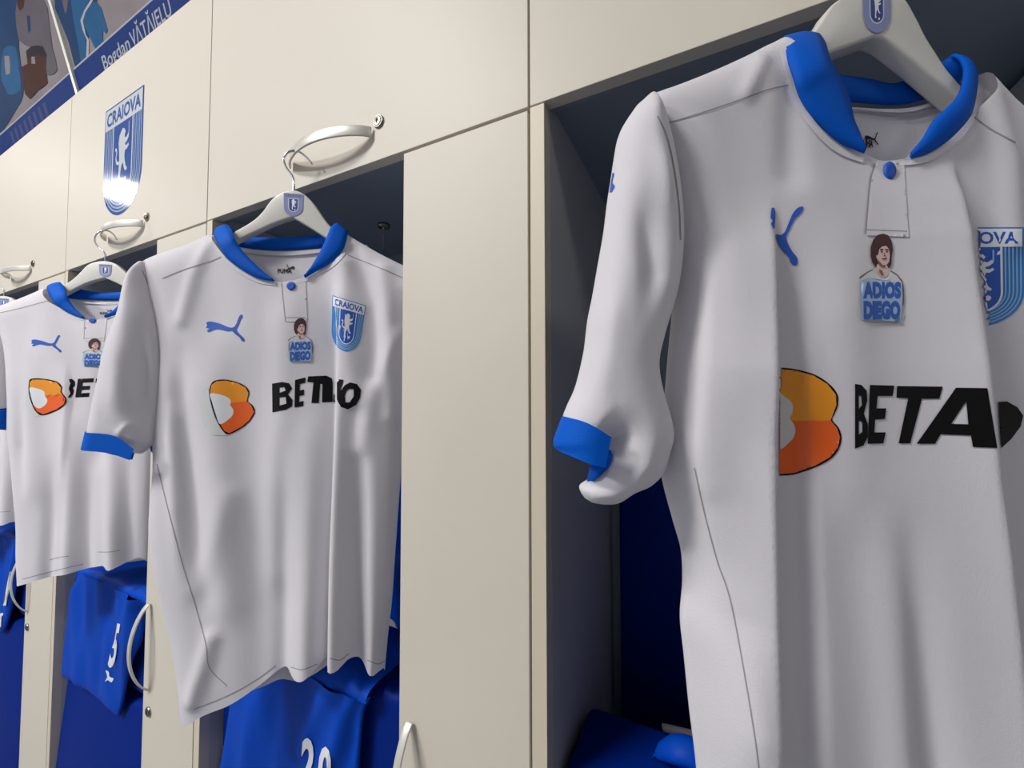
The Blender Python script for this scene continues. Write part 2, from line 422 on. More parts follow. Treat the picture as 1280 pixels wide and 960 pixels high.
LION = [(.46, .28), (.50, .255), (.55, .27), (.58, .30), (.56, .325), (.56, .345), (.60, .355), (.645, .33), (.67, .335), (.66, .365), (.61, .395), (.575, .40), (.58, .42), (.62, .425), (.66, .41), (.67, .435), (.62, .46), (.58, .46), (.565, .50), (.58, .55), (.605, .60), (.64, .62), (.635, .64), (.585, .638), (.55, .595), (.525, .555), (.495, .585), (.475, .63), (.465, .69), (.49, .72), (.485, .737), (.42, .737), (.42, .70), (.425, .62), (.43, .555), (.43, .50), (.42, .44), (.405, .37), (.42, .31)]
SWORD = [(.655, .23), (.675, .23), (.675, .335), (.655, .335)]
TAIL = [(.43, .535), (.385, .53), (.355, .49), (.375, .445), (.36, .405), (.32, .40), (.315, .425), (.345, .43), (.352, .45), (.33, .49), (.36, .55), (.43, .56)]
BALL = [(.60+.035*math.cos(a), .715+.028*math.sin(a)) for a in np.linspace(0, 2*math.pi, 9)[:-1]]
def shield(hw, top, low, r0=.66):
    return [(.5-hw, top), (.5+hw, top)]+[(.5+hw*math.cos(a), r0+(low-r0)*math.sin(a)) for a in np.linspace(0, math.pi, 17)]
def ushape(hw, top, low, w, r0=.66):
    o = shield(hw, top, low, r0)[1:]+[shield(hw, top, low, r0)[0]]
    i = shield(hw-w, top, low-w*.8, r0)[1:]+[shield(hw-w, top, low-w*.8, r0)[0]]
    return o+i[::-1]
def crest_layers(cb, cw, cl, cn, g=.06, lines=5, body=None):
    S = [([shield(.5, 0, 1.)], body or cb, False)]
    for k in range(lines):
        hw = .47-.042*k; S.append(([ushape(hw, .19, .975-.028*k, .016)], cl, False))
    S.append(([shield(.265, .2, .865)], cw, False)); S.append(([shield(.24, .2, .845)], cn, False))
    S.append(([[(.02, .015), (.98, .015), (.98, .20), (.02, .20)]], cw, False))
    S.append((textbox('CRAIOVA', .06, .045, .94, .17, .03), cn, None))
    S.append(([LION], cw, True)); S.append(([TAIL], cw, True)); S.append(([SWORD], cl, False)); S.append(([BALL], cw, True))
    return S
def wall_map(x0, x1, z1, z0, y=0.):
    def f(P, off): return np.stack([x0+P[:, 0]*(x1-x0), np.full(len(P), y-off), z1+(z0-z1)*P[:, 1]], 1)
    return f
decal('club_crest', crest_layers(M['crestglossy'], M['crestwhite'], M['crestline'], M['crestglossy']), wall_map(-1.449, -1.237, 2.275, 1.972), doors[2][0], off=.0006, grid=.06)

# ------------------------------------------------------------------ posters over the lockers
PA = rad(15); PO = np.array([0, .03, 2.40]); PU = np.array([0, -math.sin(PA), math.cos(PA)]); PN = np.array([0, -math.cos(PA), -math.sin(PA)])
def poster_map(P, off):      # px -> poster plane
    return on_plane(P, PO+PN*(off+.0005), PN)
def plane_map(P, off):       # metres along x and up the panel
    return PO+np.outer(P[:, 0], [1, 0, 0])+np.outer(P[:, 1], PU)+PN*(off+.0005)
def panel(x0, x1, label):
    e = empty('player_poster', (x0, .03, 2.40)); tag(e, label, 'poster', 'player posters above the lockers')
    pts = []
    for d in (0, -.012):
        for a, b in ((x0, 0), (x1, 0), (x1, .52), (x0, .52)): pts.append(PO+np.array([a, 0, 0])+PU*b+PN*d)
    mesh('panel', pts, [(0, 1, 2, 3), (7, 6, 5, 4), (0, 4, 5, 1), (1, 5, 6, 2), (2, 6, 7, 3), (3, 7, 4, 0)], M['p_bg'], e, smooth=False)
    return e
XD = on_plane([(98.5, 116)], PO, PN)[0][0]
PW = 1.05
p1 = panel(XD+.008, XD+PW, 'wall poster with a blue arm and the name band Bogdan VĂTĂJELU')
p0 = panel(XD-PW, XD-.008, 'darker wall poster with a brown shape, leftmost over the lockers')
for e, a, b in ((p1, XD+.01, XD+PW-.002), (p0, XD-PW+.002, XD-.01)):
    decal('name_band', [([[(a, .002), (b, .002), (b, .092), (a, .092)]], M['p_band'], False), ([[(a, .092), (b, .092), (b, .0965), (a, .0965)]], M['p_white'], False)], plane_map, e, grid=.1)
e = box('poster_frame_strip', (XD-.007, -.2, 2.3), (XD+.007, -.19, 2.31), M['frame'], None, 0)
bpy.data.objects.remove(e)
fs = []
for d in (.006, -.014):
    for a, b in ((XD-.007, 0), (XD+.007, 0), (XD+.007, .53), (XD-.007, .53)): fs.append(PO+np.array([a, 0, 0])+PU*b+PN*d)
fo = mesh('poster_divider', fs, [(0, 1, 2, 3), (7, 6, 5, 4), (0, 4, 5, 1), (1, 5, 6, 2), (2, 6, 7, 3), (3, 7, 4, 0)], M['frame'], smooth=False)
tag(fo, 'thin white upright strip between the two posters', 'divider')
# poster pictures (shapes traced on the panel, metres)
def px2m(P):
    Q = on_plane(np.array(P, float), PO, PN)-PO; return np.stack([Q[:, 0], Q@PU], 1)
def poster_shapes(name, shapes, e):
    decal(name, [([px2m(l)], m_, True) for l, m_ in shapes], plane_map, e, off=.0003, grid=.05)
poster_shapes('player_picture', [
    ([(68, -5), (120, -12), (116, 20), (112, 40), (110, 60), (112, 80), (103, 87), (97, 93), (86, 52)], M['p_deep']),
    ([(90, -8), (112, -8), (106, 20), (107, 50), (110, 78), (104, 86), (98, 55), (92, 22)], M['p_blue']),
    ([(115, 5), (121, 2), (127, 10), (131, 24), (135, 38), (133, 42), (129, 38), (129, 48), (132, 58), (124, 66), (118, 58), (112, 45), (106, 34), (103, 26), (108, 14)], M['p_blue']),
    ([(101, 26), (106, 13), (112, 3), (118, -8), (121, -8), (115, 4), (107, 16), (104, 27), (108, 44), (112, 50), (111, 74), (108, 76), (109, 50), (104, 38)], M['p_white']),
    ([(78, 0), (86, 0), (84, 14), (82, 18)], M['p_mauve'])], p1)
poster_shapes('player_picture', [
    ([(-5, -5), (22, -5), (24, 60), (30, 110), (22, 135), (-5, 160)], M['p_deep']),
    ([(5, 62), (20, 60), (24, 86), (26, 112), (10, 118), (2, 100)], M['p_blue']),
    ([(6, 70), (12, 70), (13, 92), (8, 94)], M['p_bg']),
    ([(22, 0), (54, -4), (62, 30), (66, 60), (72, 88), (56, 92), (40, 60), (24, 50)], M['p_mauve']),
    ([(22, -4), (32, -4), (30, 10), (25, 14), (22, 6)], M['p_brown']),
    ([(34, 20), (38, 20), (39, 38), (36, 42)], M['p_deep']),
    ([(33, 64), (40, 58), (54, 58), (59, 68), (58, 85), (60, 104), (48, 113), (38, 124), (32, 118), (27, 84), (35, 80)], M['p_brown']),
    ([(33, 64), (40, 58), (54, 58), (59, 68), (56, 72), (48, 68), (36, 74)], M['p_dark']),
    ([(40, 71), (44, 71), (45, 80), (40, 80)], M['p_bg'])], p0)
def line_text(parts, e, mt, name='player_name'):
    lay = []
    for s, xa, xb, b0, b1 in parts: lay.append((textbox(s, xa, b1, xb, b0, .012), mt, None))
    decal(name, lay, plane_map, e, off=.0007, grid=.03)
ta = px2m([(131, 86)])[0][0]; tb = px2m([(164, 60)])[0][0]; tc = px2m([(166, 58)])[0][0]; td = px2m([(216, 18)])[0][0]
line_text([('Bogdan', ta, tb, .026, .070), ('VĂTĂJELU', tc, td, .026, .083)], p1, M['p_white'])
ta = px2m([(14, 170)])[0][0]; td = px2m([(60, 138)])[0][0]
line_text([('IIIIIIII', ta, td, .026, .078)], p0, M['p_text'])

# ------------------------------------------------------------------ cloth
def foldh(st, frame, folds, h0=0.):
    h = np.zeros(len(st))
    for fo in folds:
        kind, path, amp, w = fo[:4]; L = fo[4] if len(fo) > 4 else .05
        am = amp if isinstance(amp, (list, tuple)) else [amp]*len(path)
        P = np.concatenate([frame.st([p], h0+max(0, a_)) for p, a_ in zip(path, am)])
        if kind == 'seg':
            d = segdist(st, P[:-1], P[1:]); h += amp*np.exp(-(d/w)**2/2); continue
        if kind == 'dome':
            d = np.linalg.norm(st-P[0], axis=1); h += amp*np.exp(-(d/w)**2/2); continue
        T = -P[:, 1]; tt = -st[:, 1]; S = np.interp(tt, T, P[:, 0]); d = st[:, 0]-S
        A = np.interp(tt, T, amp if isinstance(amp, (list, tuple)) else [amp]*len(T), left=0, right=None if fo[-1] == 'hem' else 0) if isinstance(amp, (list, tuple)) else np.interp(tt, T, [amp]*len(T))
        ea = np.clip((tt-T[0])/.06+ .0, 0, 1); eb = np.clip((T[-1]-tt)/.06, 0, 1)
        A = A*(3*ea**2-2*ea**3)*(1 if fo[-1] == 'hem' else (3*eb**2-2*eb**3))
        if kind == 'ridge': h += A*np.exp(-(d/w)**2/2)
        elif kind == 'valley': h -= A*np.exp(-np.maximum(-d, 0)/L)*np.where(d < 0, 1, np.exp(-(d/w)**2))
        elif kind == 'stepR': h += A/(1+np.exp(-np.clip(d/w, -30, 30)))*np.exp(-np.maximum(d, 0)/L)
        elif kind == 'stepL': h += A/(1+np.exp(np.clip(d/w, -30, 30)))*np.exp(-np.maximum(-d, 0)/L)
    return h
def cloth(name, frame, out, mt, parent, Tf=.02, Tb=.02, R=.05, folds=(), sp=.005, base=0., back=None, bfolds=(), bmat=None, wob=.0012, seed=0, edge=.015):
    res = {}
    V = []; Fc = []; mi = []; n = 0
    for side, outl in (('f', out), ('b', back if back is not None else out)):
        if outl is None or (side == 'b' and Tb is None): continue
        hs = [base+(Tf if side == 'f' else -Tb)*.93*(len(p) > 2 and (p[2] in ('o', 'oc') or 'n' in p[2]))*(p[3] if len(p) > 3 else 1) for p in outl]
        st0 = np.concatenate([frame.st([p[:2]], q) for p, q in zip(outl, hs)])
        pts = [(s[0], s[1], (p[2] if len(p) > 2 else '')) for s, p in zip(st0, outl)]
        B, op = catmull(pts, sp*1.1)
        v, f = fill([B], sp, (sp*.12, sp*.4, sp*.8))
        A2 = B; B2 = np.roll(B, -1, 0); keep = ~op
        d = segdist(v, A2[keep], B2[keep])
        x = np.clip(d/R, 0, 1); bul = np.sqrt(np.clip(1-(1-x)**2, 0, 1))
        e = np.clip(d/edge, 0, 1); e = e*e*(3-2*e)
        ph = seed*1.7
        wb = wob*(np.sin(v[:, 0]*38+ph+3*np.sin(v[:, 1]*5+ph))+.8*np.sin(v[:, 0]*71+v[:, 1]*13+ph*2)+.6*np.sin(v[:, 0]*19-v[:, 1]*23+ph))
        if side == 'f': h = base+Tf*bul+(foldh(v, frame, folds, base+Tf*.9)+wb)*e
        else: h = base-Tb*bul+(foldh(v, frame, bfolds)+wb)*e
        if side == 'b' or True:
            pass
        X = frame.xyz(v, h); res[side] = (v, f, X, h)
        ff = f if side == 'f' else f[:, ::-1]
        V.append(X); Fc.append(ff+n); mi += [0]*len(f); n += len(v)
    V = np.concatenate(V); Fc = np.concatenate(Fc)
    o = mesh(name, V, Fc, [mt], parent, mi=mi, weld=.0001)
    res['bvh'] = BVHTree.FromPolygons([tuple(p) for p in res['f'][2]], [tuple(int(i) for i in t) for t in res['f'][1]])
    if 'b' in res: res['bvhb'] = BVHTree.FromPolygons([tuple(p) for p in res['b'][2]], [tuple(int(i) for i in t) for t in res['b'][1]])
    return o, res
def hnear(res, st, side='f'):
    v = res[side][0]; h = res[side][3]
    return np.array([h[np.argmin(((v-s)**2).sum(1))] for s in st])
def strip(name, A, B, mt, parent, thick=.0025, across=4, bulge=.003):
    """loft between two 3-D polylines"""
    A = smoothpath(A, 5); B = smoothpath(B, 5); V = []; Fc = []; m_ = across
    Cn = np.mean(A, axis=0)
    for a, b in zip(A, B):
        for j in range(m_+1):
            t = j/m_; V.append(a*(1-t)+b*t+np.array([0, -1, 0])*bulge*math.sin(math.pi*t))
    for i in range(len(A)-1):
        for j in range(m_): Fc.append((i*(m_+1)+j, (i+1)*(m_+1)+j, (i+1)*(m_+1)+j+1, i*(m_+1)+j+1))
    o = mesh(name, V, Fc, mt, parent)
    md = o.modifiers.new('solid', 'SOLIDIFY'); md.thickness = thick; md.offset = 0
    return o
def collar(frame, res, front_l, back, front_r, parent, hb, mt):
    """front_l/front_r: stations (outer px, inner px, lift) from button up to the shoulder; back: stations (lower px, upper px, h)"""
    A = []; B = []
    for o_, i_, l in front_l:
        st = frame.st([o_]); h = hnear(res, st)+.002+l; A.append(frame.xyz(frame.st([o_], h[0]), h)[0])
        h2 = h+.002; B.append(frame.xyz(frame.st([i_], h2[0]), h2)[0])
    for o_, i_, h in back:
        A.append(frame.xyz(frame.st([o_], h), [h])[0]); B.append(frame.xyz(frame.st([i_], h), [h])[0])
    for o_, i_, l in front_r:
        st = frame.st([o_]); h = hnear(res, st)+.002+l; A.append(frame.xyz(frame.st([o_], h[0]), h)[0])
        h2 = h+.002; B.append(frame.xyz(frame.st([i_], h2[0]), h2)[0])
    return strip('collar', A, B, mt, parent)
def disc(name, c, n, r, mt, parent, ry=None, th=.002):
    c = np.array(c); n = np.array(n, float); n /= np.linalg.norm(n); a = np.cross(n, (0, 0, 1)); a /= np.linalg.norm(a); b = np.cross(a, n); ry = ry or r
    V = []; Fc = []; k = 20; prof = [(1, 0), (1, .6), (.85, 1), (.5, .9), (.02, .85)]
    for s, t in prof:
        for i in range(k): q = 2*math.pi*i/k; V.append(c+a*r*s*math.cos(q)+b*ry*s*math.sin(q)+n*th*t)
    for i in range(len(prof)-1):
        for j in range(k): Fc.append((i*k+j, i*k+(j+1) % k, (i+1)*k+(j+1) % k, (i+1)*k+j))
    return mesh(name, V, Fc, mt, parent)
def hanger(frame, base, outline, hook, crest_q, label, loc, thick=.013, tip=None):
    e = empty('clothes_hanger', loc); tag(e, label, 'hanger', 'white hangers hooked on the door handles')
    st0 = frame.st([p[:2] for p in outline], base)
    B, _ = catmull([(s[0], s[1], (p[2] if len(p) > 2 else '')) for s, p in zip(st0, outline)], .006)
    v, f = fill([B], 0)
    n = len(v); d = thick
    nb = len(B)
    # front, back, sides, with a small inset bevel ring done by modifier
    V = np.concatenate([frame.xyz(v, np.full(n, base)), frame.xyz(v, np.full(n, base-d))])
    Fc = [tuple(t) for t in f]+[tuple(int(x)+n for x in t[::-1]) for t in f]
    idx = [int(np.argmin(((v-b)**2).sum(1))) for b in B]
    for i in range(nb):
        a, b = idx[i], idx[(i+1) % nb]
        if a != b: Fc.append((a, a+n, b+n, b))
    o = mesh('hanger_arms', V, Fc, M['hanger'], e, smooth=False)
    bm = bmesh.new(); bm.from_mesh(o.data); bmesh.ops.recalc_face_normals(bm, faces=bm.faces[:])
    es = [x for x in bm.edges if len(x.link_faces) == 2 and x.calc_face_angle(0) > .9]
    bmesh.ops.bevel(bm, geom=es, offset=.0025, segments=3, affect='EDGES', profile=.5)
    bm.to_mesh(o.data); bm.free(); o.data.polygons.foreach_set('use_smooth', [True]*len(o.data.polygons))
    try: o.data.set_sharp_from_angle(angle=rad(35))
    except Exception: pass
    tube('hook', smoothpath(hook, 7), .0019, M['chrome'], e, 10)
    if crest_q:
        def mp(P, off): return on_plane(P, frame.O+frame.n*(base+off+.0003), frame.n)
        S = [([shield(.5, 0, 1., .62)], M['lavender'], False), (textbox('CRAIOVA', .08, .03, .92, .15, .01), M['hgrey'], None), ([shield(.27, .22, .82, .62)], M['crestwhite'], False), ([shield(.23, .24, .79, .62)], M['navy'], False),
             ([[((x-.5)*.9+.5, y*.95) for x, y in LION]], M['white_print'], True), ([[(x-.02, y) for x, y in BALL]], M['white_print'], True)]
        decal('crest_sticker', S, quad_map(crest_q, mp), e, grid=.15)
    return e
def local(crop, k, pts):
    return [(crop[0]+p[0]/k, crop[1]+p[1]/k)+tuple(p[2:]) for p in pts]

CAT = local((240, 330), 4, [(70, 293), (85, 287), (110, 290), (145, 300), (180, 315), (203, 318), (214, 311), (222, 297), (230, 275), (238, 258), (248, 251), (254, 262), (245, 275), (238, 292), (230, 312), (222, 328), (235, 348), (254, 365), (263, 378), (260, 388), (248, 385), (240, 370), (215, 350), (200, 335), (180, 337), (150, 330), (125, 326), (105, 331), (92, 338), (80, 341), (74, 332), (88, 324), (68, 318), (76, 308)])
def cat_at(x0, y0, x1, y1):
    A = np.array(CAT); lo, hi = A.min(0), A.max(0); return [(x0+(a-lo[0])/(hi[0]-lo[0])*(x1-x0), y0+(b-lo[1])/(hi[1]-lo[1])*(y1-y0)) for a, b in CAT]
CIRC = lambda cx, cy, rx, ry, n=14: [(cx+rx*math.cos(a), cy+ry*math.sin(a)) for a in np.linspace(0, 2*math.pi, n+1)[:-1]]
def portrait_layers():
    # unit box 0..1 x 0..1, head on top, two lines of letters below
    k = lambda pts: [((x-225)/395, (y-80)/755) for x, y in pts]
    S = [([k([(240, 470), (330, 395), (380, 380), (490, 385), (560, 430), (600, 480), (615, 620), (600, 720), (600, 830), (240, 810), (235, 600)])], M['greyprint'], True),
         ([k([(232, 455), (300, 408), (350, 385), (352, 393), (300, 418), (240, 468)])], M['line'], True),
         ([k([(500, 395), (560, 430), (600, 480), (618, 600), (612, 700), (604, 700), (608, 600), (592, 490), (555, 440), (500, 405)])], M['line'], True),
         ([k([(395, 90), (440, 80), (480, 92), (510, 140), (522, 215), (512, 280), (508, 345), (490, 375), (430, 380), (370, 365), (345, 330), (330, 270), (332, 195), (355, 130)])], M['hair'], True),
         ([k([(405, 215), (430, 190), (465, 185), (490, 215), (495, 270), (490, 320), (465, 350), (435, 350), (410, 325), (385, 300), (378, 270), (395, 262)])], M['skin'], True),
         ([k([(385, 345), (410, 330), (440, 355), (470, 352), (485, 385), (480, 430), (450, 460), (415, 455), (385, 420), (375, 380)])], M['skin'], True),
         ([k([(385, 440), (410, 462), (450, 468), (490, 455), (492, 470), (450, 490), (405, 480), (380, 455)])], M['white_print'], True),
         ([k([(412, 213), (440, 210), (440, 222), (412, 224)])], M['hair'], False), ([k([(455, 212), (486, 214), (486, 225), (455, 222)])], M['hair'], False),
         ([k([(418, 232), (436, 230), (436, 240), (420, 242)])], M['black'], False), ([k([(462, 232), (480, 232), (480, 241), (462, 240)])], M['black'], False),
         ([k([(449, 235), (455, 265), (462, 275), (442, 275), (446, 262)])], M['line'], False), ([k([(430, 292), (470, 290), (468, 300), (434, 302)])], M['hair'], False),
         ([k([(405, 380), (430, 400), (440, 440), (425, 440), (405, 410)])], M['line'], True), ([k([(385, 290), (405, 325), (432, 352), (460, 356), (452, 372), (415, 358), (388, 325)])], M['line'], True),
         ([k([(250, 480), (310, 462), (600, 500), (602, 640), (590, 838), (255, 812), (240, 640)])], M['glowblue'], False),
         ([[(x, y) for x, y in l] for l in textbox('ADIOS', (262-225)/395, (492-80)/755, (592-225)/395, (640-80)/755, .075)], M['letterblue'], None),
         ([[(x, y) for x, y in l] for l in textbox('DIEGO', (265-225)/395, (655-80)/755, (585-225)/395, (818-80)/755, .075)], M['letterblue'], None)]
    return S
def seams(shirt, mp, lst, w=1.1, name='seam'):
    for s in lst:
        decal(name, [([ribbon(s, w)], M['seam'], None)], mp, shirt, off=.0004, grid=0)

# ================================================================== SHIRT in the middle
HY = -.034
def hookloc(px, py): return on_y(px, py, HY)
O2 = hookloc(367, 190); F2 = Frame(O2, 29)
s2 = empty('football_shirt', tuple(F2.xyz(F2.st([(352, 300)]), [0])[0])); tag(s2, 'white football shirt in the middle, hanging before the closed narrow door, wholly in view', 'shirt', 'white football shirts on hangers')
neckF2 = [(352, 353), (340, 351), (329, 350), (317, 346), (300, 336), (284, 323), (274, 307), (268, 295)]
neckB2 = [(352, 313), (325, 312), (300, 308), (286, 302), (268, 295)]
rightN = [(434, 293), (429, 312), (414, 328), (394, 340), (375, 349)]
sideL2 = [(264, 293), (250, 300), (233, 307), (215, 313), (198, 319), (183, 326), (177, 334, 'c'), (181, 360), (190, 400), (196, 440), (196, 480), (193, 530), (193, 585), (190, 620), (188, 665), (194, 715), (205, 760), (215, 805), (223, 850), (227, 890), (231, 907, 'co')]
hemF2 = [(250, 896, 'o'), (286, 882, 'o'), (320, 861, 'o'), (345, 842, 'o'), (357, 838, 'o'), (363, 840, 'o'), (374, 842, 'o'), (388, 838, 'o'), (398, 830, 'o'), (406, 822, 'o'), (410, 819, 'o'), (418, 826, 'o'), (429, 826, 'o'), (437, 820, 'o'), (447, 824, 'o'), (456, 832, 'o'), (464, 840, 'o'), (476, 843, 'o')]
hemB2 = [(250, 892, 'o'), (286, 876, 'o'), (330, 858, 'o'), (350, 850, 'o'), (372, 852, 'o'), (392, 843, 'o'), (420, 826, 'o'), (450, 822, 'o'), (470, 836, 'o')]
sideR2 = [(481, 838, 'c'), (485, 794), (490, 750), (494, 691), (499, 620), (505, 540), (512, 460), (522, 400), (538, 352, 'c'), (520, 340), (480, 320), (450, 303)]
def flagopen(l): return [(p[0], p[1], 'o') for p in l]
out2 = sideL2+hemF2+sideR2+[(434, 293, 'co')]+[(429, 312, 'o', .4)]+flagopen(rightN[2:])+flagopen(neckF2[:-2])+[(274, 307, 'o', .4)]+[(268, 295, 'c')]
bk2 = sideL2+hemB2+sideR2+[(434, 293, 'co')]+flagopen([(422, 303), (400, 309), (375, 312)])+flagopen(neckB2[:-1])+[(268, 295, 'c')]
folds2 = [('valley', [(418, 350), (417, 440), (413, 560), (408, 700), (405, 850)], [.0, .010, .013, .014, .016], .004, .018, 'hem'),
          ('stepR', [(418, 335), (417, 440), (413, 560), (408, 700), (405, 850)], [.004, .02, .028, .03, .032], .0028, .06, 'hem'),
          ('ridge', [(385, 500), (384, 640), (381, 850)], [0, .012, .024], .017, 0, 'hem'),
          ('ridge', [(357, 520), (356, 640), (352, 850)], [0, -.006, -.010], .010, 0, 'hem'),
          ('ridge', [(448, 470), (448, 640), (447, 840)], [0, -.012, -.024], .011, 0, 'hem'),
          ('ridge', [(468, 500), (468, 640), (468, 850)], [0, .004, .008], .010, 0, 'hem'),
          ('ridge', [(355, 360), (352, 470), (350, 600), (346, 760)], [.004, .006, .008, .004], .018, 0, 'x'),
          ('ridge', [(322, 420), (320, 600), (322, 700), (326, 850)], [0, -.003, -.005, -.008], .022, 0, 'hem'),
          ('ridge', [(283, 380), (268, 480), (275, 640), (285, 800)], [.0, .006, .008, .004], .020, 0, 'x'),
          ('ridge', [(228, 400), (222, 500), (240, 640), (262, 790)], [.0, -.008, -.008, -.004], .014, 0, 'x'),
          ('ridge', [(208, 430), (210, 520), (217, 640), (232, 760)], [.0, .010, .010, .0], .010, 0, 'x'),
          ('seg', [(258, 300), (240, 345), (226, 400)], .004, .008), ('seg', [(440, 310), (466, 380), (470, 470)], -.006, .010), ('seg', [(430, 330), (434, 420), (446, 500)], .006, .012),
          ('seg', [(478, 335), (486, 420), (490, 520)], .006, .010), ('seg', [(240, 740), (262, 700), (290, 620)], .0035, .014), ('seg', [(236, 880), (250, 840), (262, 800)], .007, .009),
          ('seg', [(452, 560), (472, 480), (500, 420)], .005, .010)]
b2, r2 = cloth('body', F2, out2, M['white'], s2, .022, .022, .05, folds2, .0045, back=bk2, seed=1)
mp2 = surf_mapper(r2['bvh'])
# sleeves
slo2 = [(183, 327), (172, 335), (165, 345), (160, 363), (155, 390), (147, 412), (137, 441), (130, 474), (123, 505), (117, 540, 'co'), (142, 546, 'o'), (168, 562, 'c'), (176, 567), (186, 558), (193, 551), (198, 520), (202, 480), (203, 440), (199, 400), (192, 365), (188, 340)]
sl2, rs2 = cloth('sleeve', F2, slo2, M['white'], s2, .030, .026, .034, [
    ('ridge', [(178, 340), (186, 380), (196, 440)], [.006, .010, .004], .006, 0, 'x'), ('ridge', [(172, 380), (176, 460), (178, 540)], [-.004, -.010, -.006], .009, 0, 'x'),
    ('ridge', [(150, 400), (146, 470), (140, 540)], [.004, .008, .006], .012, 0, 'x'), ('seg', [(184, 346), (182, 334)], .010, .004), ('seg', [(145, 545), (157, 532)], .003, .0025)], .004, base=.010, seed=3)
cloth('cuff', F2, [(117, 538, 'co'), (142, 544, 'o'), (169, 561, 'oc'), (164, 575, 'oc'), (135, 566, 'o'), (112, 559, 'c')], M['blue'], sl2, .0325, .028, .030, [], .004, base=.010, wob=0)
cloth('cuff_lining', F2, [(186, 549, 'c'), (196, 538), (198, 560), (190, 566)], M['navy'], sl2, .004, .004, .01, [], .004, base=-.012, wob=0)
slr2 = [(538, 354), (541, 375), (542, 420), (542, 470), (541, 514, 'co'), (522, 518, 'c'), (516, 490), (514, 455), (520, 410), (532, 375)]
sr2, _ = cloth('sleeve', F2, slr2, M['white'], s2, .016, .02, .03, [], .008, base=-.004, seed=4)
cloth('cuff', F2, [(541, 513, 'c'), (522, 517, 'c'), (523, 532, 'co'), (542, 528, 'c')], M['blue'], sr2, .018, .022, .03, [], .006, base=-.004, wob=0)
collar(F2, r2,
       [((343, 351), (341, 349), .000), ((329, 349), (334, 344), 0), ((317, 345), (323, 334), 0), ((300, 335), (311, 322), 0), ((284, 322), (300, 309), .001), ((274, 306), (292, 296), .002), ((268, 294), (289, 286), .002)],
       [((272, 287), (283, 281), -.004), ((284, 300), (292, 286), -.016), ((302, 309), (306, 296), -.020), ((352, 313), (352, 297), -.021), ((400, 309), (398, 294), -.020), ((422, 302), (413, 286), -.014), ((434, 290), (421, 279), -.004)],
       [((434, 295), (414, 284), .002), ((429, 312), (409, 296), .001), ((414, 328), (402, 312), 0), ((394, 340), (392, 330), 0), ((381, 347), (384, 343), 0)], s2, 0, M['blue'])
bmp2 = surf_mapper(r2['bvhb'])
decal('neck_binding', [([ribbon([(290, 308), (305, 313), (352, 317), (400, 313), (416, 307)], 5)], M['trim'], None)], bmp2, s2, off=.003, grid=0)
decal('neck_label', [(textbox('PUMA', 347, 336, 364.5, 341.5, .03), M['black'], None), ([cat_at(368, 330, 358, 340)], M['black'], True)], bmp2, s2, off=.001, grid=.7)
decal('neckline_binding', [([ribbon([(266, 297), (272, 310), (283, 326), (299, 339), (317, 349), (329, 353), (345, 355)], 4)], M['trim'], None)], mp2, s2, off=.001, grid=0)
decal('neckline_binding', [([ribbon([(436, 295), (431, 314), (416, 331), (395, 343), (378, 351), (362, 353)], 4)], M['trim'], None)], mp2, s2, off=.001, grid=0)
bc = mp2(np.array([(364, 357.5)]), .001)[0]; disc('button', bc, F2.n, .0068, M['print_blue'], s2)
decal('placket', [([[(352, 350), (382, 349), (384, 402), (357, 402), (354, 370)]], M['white'], False), ([ribbon([(352, 350), (354, 374), (357, 402)], 1.6)], M['seam'], None), ([ribbon([(357, 397), (383, 397)], .9)], M['seam'], None)], mp2, s2, off=.0008, grid=2.5)
decal('chest_logo', [([CAT], M['print_blue'], True)], mp2, s2, grid=4)
L = lambda pts: local((240, 330), 4, pts)
decal('sponsor_symbol', [
    ([L([(80, 620), (60, 640), (42, 700), (55, 790), (95, 850), (140, 855), (180, 850), (120, 780), (92, 690)])], M['greyprint'], True),
    ([L([(95, 600), (120, 581), (170, 578), (230, 592), (272, 615), (287, 645), (278, 685), (302, 705), (315, 740), (292, 782), (250, 819), (185, 852), (157, 838), (127, 790), (101, 720), (86, 650)])], M['black'], True),
    ([L([(98, 604), (122, 586), (170, 583), (228, 596), (268, 618), (282, 646), (273, 687), (190, 700), (92, 660), (90, 640)])], M['orange'], False),
    ([L([(180, 695), (273, 686), (297, 708), (310, 740), (288, 779), (248, 814), (186, 846), (162, 834), (133, 789)])], M['redor'], False),
    ([L([(92, 648), (150, 655), (185, 672), (195, 690), (190, 705), (205, 725), (205, 750), (185, 775), (140, 800), (118, 750), (100, 690)])], M['white_print'], True)], mp2, s2, grid=4)
decal('sponsor_lettering', [
    ([L([(400, 598), (450, 590), (485, 596), (500, 622), (480, 652), (503, 680), (500, 712), (470, 728), (402, 742)]), L([(437, 618), (462, 615), (468, 633), (437, 644)]), L([(437, 668), (468, 664), (472, 698), (437, 708)])], M['black'], False),
    ([L([(515, 580), (568, 567), (566, 593), (540, 600), (538, 632), (560, 628), (560, 655), (537, 660), (535, 690), (558, 684), (556, 710), (512, 718)])], M['black'], False),
    ([L([(580, 562), (672, 558), (700, 572), (704, 596), (704, 690), (650, 692), (652, 600), (641, 600), (634, 695), (597, 695), (607, 592), (576, 590)])], M['black'], False),
    ([L([(722, 575), (757, 579), (726, 692), (706, 690), (708, 640)])], M['black'], False),
    ([L([(765, 605), (790, 592), (825, 600), (845, 630), (840, 670), (820, 705), (780, 727), (745, 715), (727, 685), (738, 640)]), L([(785, 625), (808, 625), (808, 662), (788, 692), (766, 692), (764, 660), (772, 635)])], M['black'], False)], mp2, s2, grid=3, tear=.006)
decal('portrait_print', portrait_layers(), quad_map([(358.5, 398), (391, 397), (391, 451), (359.5, 453)], mp2), s2, off=.0009, grid=.16)
